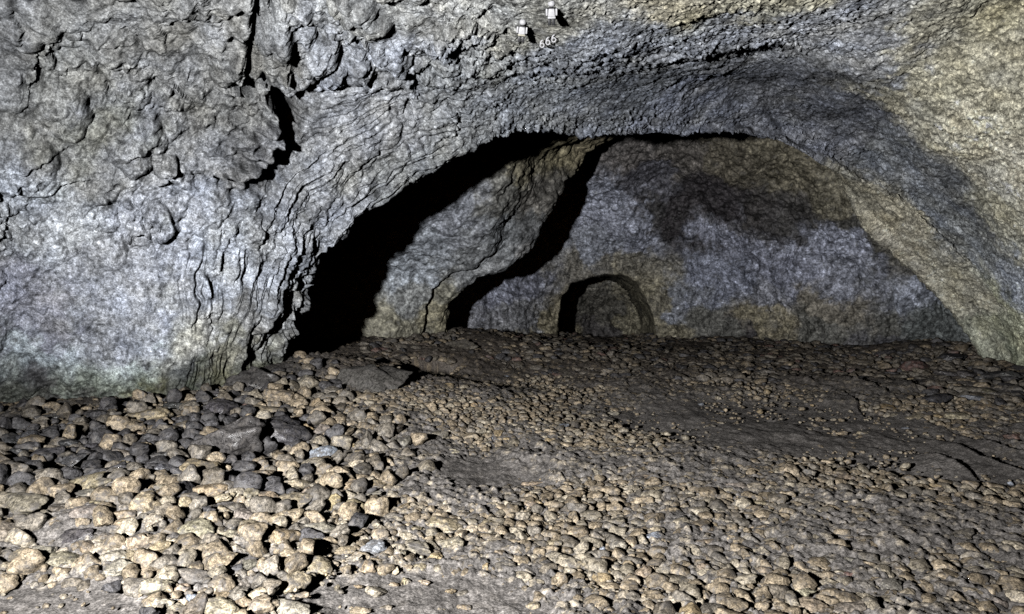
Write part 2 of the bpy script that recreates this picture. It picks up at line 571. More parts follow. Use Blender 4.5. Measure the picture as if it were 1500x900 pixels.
    kn2 = knobs(q3_(q) * np.array([7.5, 7.5, 6.5]) + 4, 112, .35)
    big, bigr = scales(wq * 2.6, 11, .35)
    med, medr = scales(wq * np.array([6.5, 6.5, 5.2]) + 5, 12, .3)
    q3 = q + .03 * np.stack([perlin(q * 11, 4), perlin(q * 11, 5), perlin(q * 11, 6)], -1)
    sml, smlr = scales(q3 * np.array([15, 15, 11]) + 9, 13, .35)
    m1 = ss(-.35, .35, perlin(q * 1.1, 14))
    m2 = ss(-.35, .35, perlin(q * 1.6, 15))
    m3 = ss(-.3, .3, perlin(q * 2.3, 25))
    base = fbm(q * 1.4, 4, 16)
    fine = fbm(q * 7, 5, 17, .6)
    fin2 = fbm(q * 24, 4, 27, .6)
    crease = (1 - np.abs(fbm(wq * 3.0, 4, 18)) * 3.2)
    crease = np.maximum(0, crease) ** 2
    calm = 1 - .60 * ss(3.0, 3.8, tvf) * ss(.8, 2.2, tuf)
    lwk = ss(6.7, 4.9, tuf)
    disp += lw * (1 - .8 * low) * calm * (.050 * big * (.4 + .6 * m1) + .032 * med * (.2 + .8 * m2) + .14 * kn1 * (.3 + .7 * m1) + .065 * kn2 * (.25 + .75 * m2)) * lwk
    rough = .12 + .88 * ss(-.2, .35, perlin(q * .95, 24))
    disp += lw * rough * (1 - .5 * low) * (.022 * sml * (.3 + .7 * m3) - .05 * crease * m2) * (.4 + .6 * calm)
    disp += lw * (.055 * fine * (1 - .45 * low) * (.35 + .65 * calm) * (.5 + .5 * rough) + .020 * fin2 * rough) + .06 * base
    # strands of flowstone parallel to the lip on the left
    su = tuf * .9
    across = tvf
    st = ss(2.9, 3.7, tvf) * ss(6.9, 5.6, tuf)
    sq = np.stack([su * 1.0 + .3 * perlin(q * 2, 51), across * 8.0 + 1.7 * perlin(q * 1.1, 52) + .7 * perlin(q * 3.2, 53) + .28 * perlin(q * 9, 58), q[:, 2] * .15], -1)
    s1 = perlin(sq, 54)
    s2 = perlin(sq * np.array([1.6, 2.3, 1]) + 7, 55)
    s3 = perlin(sq * np.array([2.5, 4.5, 1]) + 17, 59)
    sm = ss(-.3, .3, perlin(q * 1.3, 56))
    sm2 = ss(-.25, .3, perlin(q * 2.1 + 4, 60))
    s0 = perlin(sq * np.array([.7, .38, 1]) + 27, 67)
    strands = .10 * s0 - .07 * np.maximum(0, 1 - 6 * np.abs(s0)) + .055 * s1 + .03 * s2 - .075 * np.maximum(0, 1 - 5 * np.abs(s1)) * sm - .045 * np.maximum(0, 1 - 4.5 * np.abs(s2)) * sm2 + .016 * s3
    strands *= (.42 + .65 * ss(200, 360, py)) * (.25 + .75 * ss(-.30, .30, perlin(q * 1.9 + 9, 65) + .5 * perlin(q * 4.5, 66)))
    disp += strands * st * front
    # drips low on the left wall: vertical runnels
    vr = np.stack([q[:, 0] * 9 + .8 * perlin(q * 2, 61), q[:, 1] * 9, q[:, 2] * .9], -1)
    disp += low * .022 * perlin(vr, 62) + low * .012 * perlin(vr * np.array([2.3, 2.3, 1.6]), 63)
    # ceiling: small hanging nubs
    k1, k2, kc = worley(q3 * np.array([23, 23, 20]) + 3, 19)
    nub = np.maximum(0, 1 - k1 / .60) ** 1.1 * (.3 + kc) * (kc > .2)
    k3, _, kd = worley(q * np.array([30, 30, 24]) + 8, 20)
    nub2 = np.maximum(0, 1 - k3 / .62)
    lipn = ss(3.9, 4.85, tvf) * ss(5.06, 4.98, tvf)
    stepn = np.exp(-(sd / 14) ** 2) * ss(860, 960, px) * (px < 1180) * .7
    nubamt = ce * (.011 + .030 * lipn + .050 * stepn) * ss(5.2, 5.0, tvf) * (.45 + .55 * ss(-.3, .3, perlin(q * 1.7, 64)))
    disp += ce * (.030 * fine * (.4 + .6 * rough) + .014 * fin2 + .007 * sml * rough + .012 * med * m2) + nub2 * .008 * ce
    # right wall: pitted
    disp += rw * (1 - ce * .6) * (.034 * fine + .010 * med * m2 + .005 * sml * m3 + .018 * fin2)
    disp *= 1 - .8 * np.exp(-((px - 792) / 46) ** 2 - ((py - 38) / 40) ** 2) * infr
    fade = ss(.4, 1.0, tvf) * .85 + .15
    disp *= fade
    newp = p + n * disp[:, None] + view * rec[:, None]
    hang = nub * nubamt * fade * (1 - np.exp(-((px - 795) / 36) ** 2 - ((py - 38) / 30) ** 2) * infr)
    newp += (n * .45 + np.array([0, -.15, -.65])) * hang[:, None] * 1.3
    # ragged lip
    lipw = np.exp(-((tvf - 5.0) / .35) ** 2)
    rag = lipw * (.05 * perlin(q * 5, 81) + .035 * perlin(q * 13, 82))
    newp += n * rag[:, None]
    # --- mineral colours, by place on the rock
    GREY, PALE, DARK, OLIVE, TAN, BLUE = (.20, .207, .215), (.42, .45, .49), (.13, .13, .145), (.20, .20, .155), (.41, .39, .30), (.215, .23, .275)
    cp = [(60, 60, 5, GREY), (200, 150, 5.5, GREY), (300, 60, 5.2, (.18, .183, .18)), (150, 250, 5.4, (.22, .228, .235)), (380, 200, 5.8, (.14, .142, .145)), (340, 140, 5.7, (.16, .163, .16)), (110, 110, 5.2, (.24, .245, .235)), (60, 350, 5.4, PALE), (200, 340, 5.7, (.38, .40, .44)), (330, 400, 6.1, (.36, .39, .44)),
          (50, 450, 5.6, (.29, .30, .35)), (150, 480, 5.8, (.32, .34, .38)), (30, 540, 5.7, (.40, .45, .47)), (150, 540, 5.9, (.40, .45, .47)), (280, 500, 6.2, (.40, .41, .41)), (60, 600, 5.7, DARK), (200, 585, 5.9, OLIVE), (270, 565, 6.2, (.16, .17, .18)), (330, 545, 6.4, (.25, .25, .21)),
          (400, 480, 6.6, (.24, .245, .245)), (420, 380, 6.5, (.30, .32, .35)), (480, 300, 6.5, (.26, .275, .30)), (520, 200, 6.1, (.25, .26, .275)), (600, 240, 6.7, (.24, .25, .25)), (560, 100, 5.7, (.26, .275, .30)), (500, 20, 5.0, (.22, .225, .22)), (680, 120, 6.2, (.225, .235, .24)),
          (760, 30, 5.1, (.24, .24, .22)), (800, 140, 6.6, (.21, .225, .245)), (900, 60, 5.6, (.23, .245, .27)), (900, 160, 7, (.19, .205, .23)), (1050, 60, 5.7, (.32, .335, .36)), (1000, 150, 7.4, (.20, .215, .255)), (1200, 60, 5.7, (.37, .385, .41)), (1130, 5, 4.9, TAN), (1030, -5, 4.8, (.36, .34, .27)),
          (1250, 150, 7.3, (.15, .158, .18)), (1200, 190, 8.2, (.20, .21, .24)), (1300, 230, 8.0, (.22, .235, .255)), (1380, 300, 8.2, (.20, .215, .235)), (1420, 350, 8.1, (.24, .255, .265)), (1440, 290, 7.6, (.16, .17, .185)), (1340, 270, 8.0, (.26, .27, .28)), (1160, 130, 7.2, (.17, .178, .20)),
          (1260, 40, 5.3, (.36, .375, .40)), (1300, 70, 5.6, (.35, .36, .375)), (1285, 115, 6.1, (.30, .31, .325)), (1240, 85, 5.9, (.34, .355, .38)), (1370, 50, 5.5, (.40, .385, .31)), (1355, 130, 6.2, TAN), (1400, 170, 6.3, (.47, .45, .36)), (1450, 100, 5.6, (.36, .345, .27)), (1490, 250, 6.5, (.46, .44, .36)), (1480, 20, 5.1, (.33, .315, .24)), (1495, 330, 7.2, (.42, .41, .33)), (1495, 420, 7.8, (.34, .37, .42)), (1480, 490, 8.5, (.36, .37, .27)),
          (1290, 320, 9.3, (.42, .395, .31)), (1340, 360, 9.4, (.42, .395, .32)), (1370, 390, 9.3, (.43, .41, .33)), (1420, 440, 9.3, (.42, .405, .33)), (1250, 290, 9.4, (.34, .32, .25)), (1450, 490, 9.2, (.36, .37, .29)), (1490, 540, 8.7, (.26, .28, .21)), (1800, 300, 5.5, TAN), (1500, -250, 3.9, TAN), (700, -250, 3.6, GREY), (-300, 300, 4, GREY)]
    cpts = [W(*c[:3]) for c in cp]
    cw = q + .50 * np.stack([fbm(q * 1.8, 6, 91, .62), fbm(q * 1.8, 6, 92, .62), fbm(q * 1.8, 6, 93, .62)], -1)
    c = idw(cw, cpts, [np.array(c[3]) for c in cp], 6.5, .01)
    v = fbm(q * 4.5, 5, 94, .6)
    v2 = fbm(q * 19, 4, 95, .6)
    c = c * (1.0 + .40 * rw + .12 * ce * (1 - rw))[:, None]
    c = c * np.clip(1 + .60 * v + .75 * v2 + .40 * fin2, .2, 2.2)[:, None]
    hue = fbm(q * 3.3, 4, 87) * .10 + .015 * (1 - rw)
    c = c * np.stack([1 - .55 * hue, 1 - .1 * hue, 1 + hue], -1)
    # dark manganese film in ragged patches
    mang = ss(.30, .8, fbm(q * 2.1, 6, 88, .66)) * (1 - .6 * rw)
    c = c * (1 - .42 * mang)[:, None]
    # pale calcite crust in ragged patches, greenish-ochre film elsewhere
    cal = ss(.18, .75, fbm(q * 2.6, 5, 96, .62) + .35 * v2) * (.28 + .25 * lw)
    c = c * (1 - cal[:, None] * .55) + np.array([.44, .47, .53]) * cal[:, None] * .55 * (1 - .55 * rw)[:, None] + np.array([.44, .42, .34]) * cal[:, None] * .55 * (.55 * rw)[:, None]
    och = ss(.25, .8, fbm(q * 1.9, 4, 97)) * .35 * (1 - .7 * rw)
    c = c * (1 - och[:, None] * np.array([.05, .08, .36]))
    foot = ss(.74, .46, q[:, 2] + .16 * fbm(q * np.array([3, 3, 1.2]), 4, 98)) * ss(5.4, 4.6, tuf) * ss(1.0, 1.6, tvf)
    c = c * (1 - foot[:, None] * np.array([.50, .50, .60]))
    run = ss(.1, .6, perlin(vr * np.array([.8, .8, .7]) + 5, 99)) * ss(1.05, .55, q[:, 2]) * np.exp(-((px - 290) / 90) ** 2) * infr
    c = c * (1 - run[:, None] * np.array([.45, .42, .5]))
    c = np.clip(c, .02, .8)
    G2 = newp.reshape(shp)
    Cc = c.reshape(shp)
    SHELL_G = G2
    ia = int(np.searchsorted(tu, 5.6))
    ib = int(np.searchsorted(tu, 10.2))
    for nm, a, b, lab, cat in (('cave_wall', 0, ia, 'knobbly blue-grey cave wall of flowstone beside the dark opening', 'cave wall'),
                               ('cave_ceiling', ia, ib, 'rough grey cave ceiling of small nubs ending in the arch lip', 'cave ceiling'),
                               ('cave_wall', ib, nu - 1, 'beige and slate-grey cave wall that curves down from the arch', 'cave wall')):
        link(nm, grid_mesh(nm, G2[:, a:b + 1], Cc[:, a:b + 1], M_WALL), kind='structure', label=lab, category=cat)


# ------------------------------------------------------------------ rear chamber
NICHE = [(815, 520), (817, 489), (820, 462), (826, 436), (838, 416), (858, 409), (890, 403), (914, 404), (934, 414), (944, 436), (956, 462), (958, 489), (960, 520)]


def build_rear():
    xs = np.concatenate([np.linspace(300, 690, 90, endpoint=False), np.linspace(690, 1440, 640), np.linspace(1442, 1560, 25)])
    ys = np.concatenate([np.linspace(60, 190, 30, endpoint=False), np.linspace(190, 520, 320), np.linspace(524, 640, 16)])
    X, Y = np.meshgrid(xs, ys)
    ct = [(700, 492, 13.6), (745, 492, 14), (820, 489, 15.3), (885, 489, 15.3), (955, 489, 15.2), (1030, 495, 14.4), (1100, 500, 13.6), (1250, 507, 12.4), (1350, 510, 11.0), (1430, 515, 10.0), (700, 620, 13.6), (900, 620, 15.2), (1200, 620, 12.8), (1430, 620, 10.0),
          (750, 400, 14.2), (870, 350, 14.5), (930, 300, 14.0), (960, 400, 14.9), (1000, 300, 15.0), (1060, 360, 14.5), (1150, 350, 13.7), (1230, 400, 12.9), (1300, 420, 12.6), (1320, 430, 11.4), (1400, 450, 10.1),
          (900, 225, 12.7), (1000, 205, 12.0), (1100, 215, 11.5), (1200, 245, 11.2), (1280, 320, 10.8), (900, 100, 9.8), (1100, 100, 9.4), (1300, 180, 10.2), (1000, 250, 13.6), (1120, 270, 12.9), (1200, 310, 12.2),
          (600, 300, 14), (500, 400, 14), (400, 500, 12.5), (600, 120, 11), (350, 150, 11), (1520, 300, 11), (1540, 560, 11)]
    sc_ = np.array([1, 1.2])
    q2 = np.stack([X, Y], -1) / 100.
    D = idw(q2, [np.array([a, b]) / 100. for a, b, _ in ct], [v for _, _, v in ct], 4.0, .55)
    jit = 2.5 * perlin(np.stack([X.ravel() / 12, Y.ravel() / 12, 0 * X.ravel()], -1), 9).reshape(X.shape)
    sd = poly_sd(X, Y, NICHE) + jit
    wid = np.interp(X, [870, 905, 945], [6, 12, 24])
    sn = np.clip((sd + 2) / (wid + 2), 0, 1)
    D = D + 3.4 * sn * sn * (3 - 2 * sn) + .5 * ss(5, 70, sd)
    G = W(X, Y, D)
    N = grid_normals(G)
    N *= -np.sign((N * (G - np.array([0, 0, 1.5]))).sum(-1, keepdims=True))
    q = G.reshape(-1, 3).astype(np.float32)
    n = N.reshape(-1, 3)
    wq = q + .25 * np.stack([perlin(q * 1.5, 1), perlin(q * 1.5, 2), perlin(q * 1.5, 3)], -1)
    f1, _, _ = worley(wq * 1.5, 211)
    g1, _, _ = worley(wq * 4.2 + 5, 212)
    big = np.sqrt(np.maximum(0, 1 - (f1 / .85) ** 2)); med = np.sqrt(np.maximum(0, 1 - (g1 / .85) ** 2))
    disp = .17 * fbm(q * .8, 3, 216) + .075 * fbm(q * 3.2, 5, 217, .6) + .05 * fbm(q * 9, 4, 219, .6)
    disp = disp * (1 - .7 * np.exp(-(sd.ravel() / 9) ** 2))
    G2 = (q + n * disp[:, None]).reshape(G.shape)
    px, py = X.ravel(), Y.ravel()
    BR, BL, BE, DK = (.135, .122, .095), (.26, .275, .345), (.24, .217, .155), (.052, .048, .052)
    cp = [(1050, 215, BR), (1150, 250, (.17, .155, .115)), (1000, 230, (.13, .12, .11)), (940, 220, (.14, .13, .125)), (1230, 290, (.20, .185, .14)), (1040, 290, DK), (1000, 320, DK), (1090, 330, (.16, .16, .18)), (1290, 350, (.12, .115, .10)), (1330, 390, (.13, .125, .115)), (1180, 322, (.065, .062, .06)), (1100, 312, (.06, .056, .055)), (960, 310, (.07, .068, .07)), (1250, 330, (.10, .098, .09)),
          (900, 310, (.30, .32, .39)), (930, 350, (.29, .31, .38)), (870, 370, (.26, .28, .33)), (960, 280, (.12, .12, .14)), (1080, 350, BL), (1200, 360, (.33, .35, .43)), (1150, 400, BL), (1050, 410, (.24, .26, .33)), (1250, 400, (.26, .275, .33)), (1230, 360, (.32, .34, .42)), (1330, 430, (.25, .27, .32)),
          (1000, 450, (.22, .235, .27)), (1120, 440, (.25, .26, .30)), (750, 420, (.19, .20, .25)), (770, 460, (.20, .205, .22)), (860, 390, (.20, .19, .165)), (930, 395, (.19, .18, .15)), (960, 450, (.22, .205, .16)), (946, 470, (.27, .25, .185)), (942, 440, (.27, .25, .185)), (928, 418, (.25, .23, .175)), (800, 480, BE), (985, 475, (.25, .23, .17)), (1120, 475, BE), (1220, 450, (.20, .185, .155)), (1050, 480, (.13, .13, .12)), (1200, 490, (.12, .12, .11)),  # niche's right inner side painted lighter to offset the weak light there
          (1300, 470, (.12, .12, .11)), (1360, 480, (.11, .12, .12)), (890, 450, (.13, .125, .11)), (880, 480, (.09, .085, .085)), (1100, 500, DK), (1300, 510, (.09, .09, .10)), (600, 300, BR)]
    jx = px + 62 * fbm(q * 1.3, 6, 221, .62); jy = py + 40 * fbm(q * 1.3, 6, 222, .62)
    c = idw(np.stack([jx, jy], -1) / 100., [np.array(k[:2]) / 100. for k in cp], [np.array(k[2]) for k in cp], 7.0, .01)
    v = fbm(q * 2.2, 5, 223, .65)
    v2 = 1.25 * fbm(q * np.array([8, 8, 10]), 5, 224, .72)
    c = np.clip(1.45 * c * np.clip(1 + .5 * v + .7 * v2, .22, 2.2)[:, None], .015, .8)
    sp = ss(.22, .46, fbm(q * 3.1, 6, 225, .65) + .35 * v2)
    blue = ss(.02, .10, c[:, 2] - c[:, 0])
    c = c + (sp * blue)[:, None] * np.array([.24, .26, .32])
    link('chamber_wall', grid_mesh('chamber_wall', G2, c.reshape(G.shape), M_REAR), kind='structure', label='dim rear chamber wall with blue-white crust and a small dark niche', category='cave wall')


def build_spur():
    ey = np.array([60, 140, 180, 203, 215, 230, 267, 293, 317, 345, 363, 388, 395, 410, 423, 440, 457, 483, 520, 600])
    ex = np.array([1000, 975, 930, 893, 868, 847, 829, 814, 801, 790, 778, 748, 712, 688, 671, 662, 656, 651, 648, 646])
    ed = np.interp(ey, [60, 200, 235, 285, 390, 490, 600], [11.3, 11.7, 11.25, 10.9, 11.0, 11.4, 11.4])
    ys = np.concatenate([np.linspace(60, 190, 26, endpoint=False), np.linspace(190, 520, 300), np.linspace(526, 600, 8)])
    rx = np.interp(ys, ey, ex)
    rx = np.convolve(np.pad(rx, 5, mode='edge'), np.ones(11) / 11, 'valid')
    rd = np.interp(ys, ey, ed)
    nu = 330
    G = np.zeros((len(ys), nu, 3))
    for i, (y, r, d) in enumerate(zip(ys, rx, rd)):
        lf = 330
        foot = np.interp(y, [430, 500], [0, 1])
        dl = np.interp(y, [60, 200, 240, 300, 400, 490, 600], [8.6, 8.95, 9.2, 9.6, 10.6, 10.9, 10.9])
        c = np.array([(r - 45, y, d + 2.2), (r - 16, y, d + .9), (r - 3, y, d + .35), (r, y, d), (r - 10, y, d - .18), (r - 50, y, .62 * d + .38 * dl), (r * .66 + .34 * 560, y, .18 * d + .82 * dl), (r * .33 + .67 * 560, y, dl - .2 * foot), (560, y, dl - .35 * foot), (470, y, dl - .3 * foot), (lf, y, dl)])
        t = np.interp(np.linspace(0, 1, nu), [0, .06, .12, .2, .28, .42, .58, .74, .86, .95, 1], np.arange(11))
        pp = catmull(c, t)
        G[i] = W(pp[:, 0], pp[:, 1], pp[:, 2])
    N = grid_normals(G)
    # outward = towards the viewer on the front face
    k = np.sign((N[150, 200] * (G[150, 200] - np.array([0, 0, 1.5]))).sum())
    N = -N * k
    q = G.reshape(-1, 3).astype(np.float32)
    n = N.reshape(-1, 3)
    px, py, d = PX(q)
    wq = q + .2 * np.stack([perlin(q * 2, 1), perlin(q * 2, 2), perlin(q * 2, 3)], -1)
    f1, _, _ = worley(wq * 2.0, 311)
    g1, _, _ = worley(wq * 6 + 5, 312)
    big = np.sqrt(np.maximum(0, 1 - (f1 / .85) ** 2)); med = np.sqrt(np.maximum(0, 1 - (g1 / .85) ** 2))
    disp = .10 * fbm(q * 1.2, 4, 316) + .06 * fbm(q * 4.5, 5, 317, .6) + .05 * (big - .6) + .025 * (med - .6)
    G2 = (q + n * disp[:, None]).reshape(G.shape)
    cp = [(820, 215, (.25, .225, .15)), (760, 240, (.20, .185, .135)), (870, 205, (.25, .22, .15)), (800, 290, (.12, .115, .105)), (740, 280, (.15, .15, .14)), (650, 310, (.24, .255, .29)), (620, 350, (.23, .25, .28)), (740, 340, (.15, .16, .17)), (690, 380, (.19, .20, .21)), (780, 340, (.13, .135, .14)), (600, 400, (.30, .33, .37)), (600, 430, (.24, .25, .25)), (660, 430, (.20, .195, .16)), (640, 470, (.21, .195, .14)), (560, 470, (.24, .23, .18)), (700, 400, (.26, .27, .28)), (780, 380, (.24, .24, .24))]
    jx = px + 40 * fbm(q * 1.6, 6, 321, .62); jy = py + 40 * fbm(q * 1.6, 6, 322, .62)
    c = idw(np.stack([jx, jy], -1) / 100., [np.array(k[:2]) / 100. for k in cp], [np.array(k[2]) for k in cp], 6.5, .01)
    c = np.clip(1.4 * c * (1 + .5 * fbm(q * 3, 5, 323, .65) + .6 * fbm(q * 9, 4, 324, .6))[:, None], .015, .8)
    link('rock_spur', grid_mesh('rock_spur', G2, c.reshape(G.shape), M_REAR), kind='structure', label='leaning brown-grey rock spur between the black opening and the rear chamber', category='rock spur')


# ------------------------------------------------------------------ stones
def ico(level):
    bm = bmesh.new()
    bmesh.ops.create_icosphere(bm, subdivisions=level, radius=1)
    v = np.array([x.co[:] for x in bm.verts])
    f = np.array([[a.index for a in t.verts] for t in bm.faces])
    bm.free()
    return v, f


def stone_shape(level, seed, angular=.5):
    r = np.random.default_rng(seed)
    v, f = ico(level)
    off = r.uniform(-50, 50, 3)
    v = v * (1 + .42 * perlin(v * .9 + off, 3) + .30 * perlin(v * 1.9 + off, 4))[:, None]
    for _ in range(int(5 + 11 * angular)):
        nrm = r.normal(size=3)
        nrm /= np.linalg.norm(nrm)
        h = r.uniform(.45, .9)
        dd = v @ nrm - h
        v = v - nrm * (np.maximum(0, dd) * r.uniform(.6, .95))[:, None]
    v = v * (1 + .10 * perlin(v * 3.0 + off, 5) - .09 * np.maximum(0, 1 - 5 * np.abs(perlin(v * 1.6 + off, 8))) + .035 * perlin(v * 7.0 + off, 6) + .018 * perlin(v * 15 + off, 7))[:, None]
    mn, mx = v.min(0), v.max(0)
    v = (v - (mn + mx) / 2) / ((mx - mn) / 2)
    return v, f


TONES = {'t': (.33, .268, .188), 'l': (.385, .335, .255), 'g': (.225, .20, .165), 'd': (.085, .082, .085), 'b': (.29, .31, .35), 'o': (.42, .325, .195), 'r': (.19, .125, .105), 'k': (.20, .172, .135), 'm': (.105, .098, .09)}
TW = {'t': 'tan', 'l': 'pale cream', 'g': 'grey', 'd': 'dark wet', 'b': 'blue-grey', 'o': 'ochre', 'r': 'reddish', 'k': 'dark brown', 'm': 'dark'}

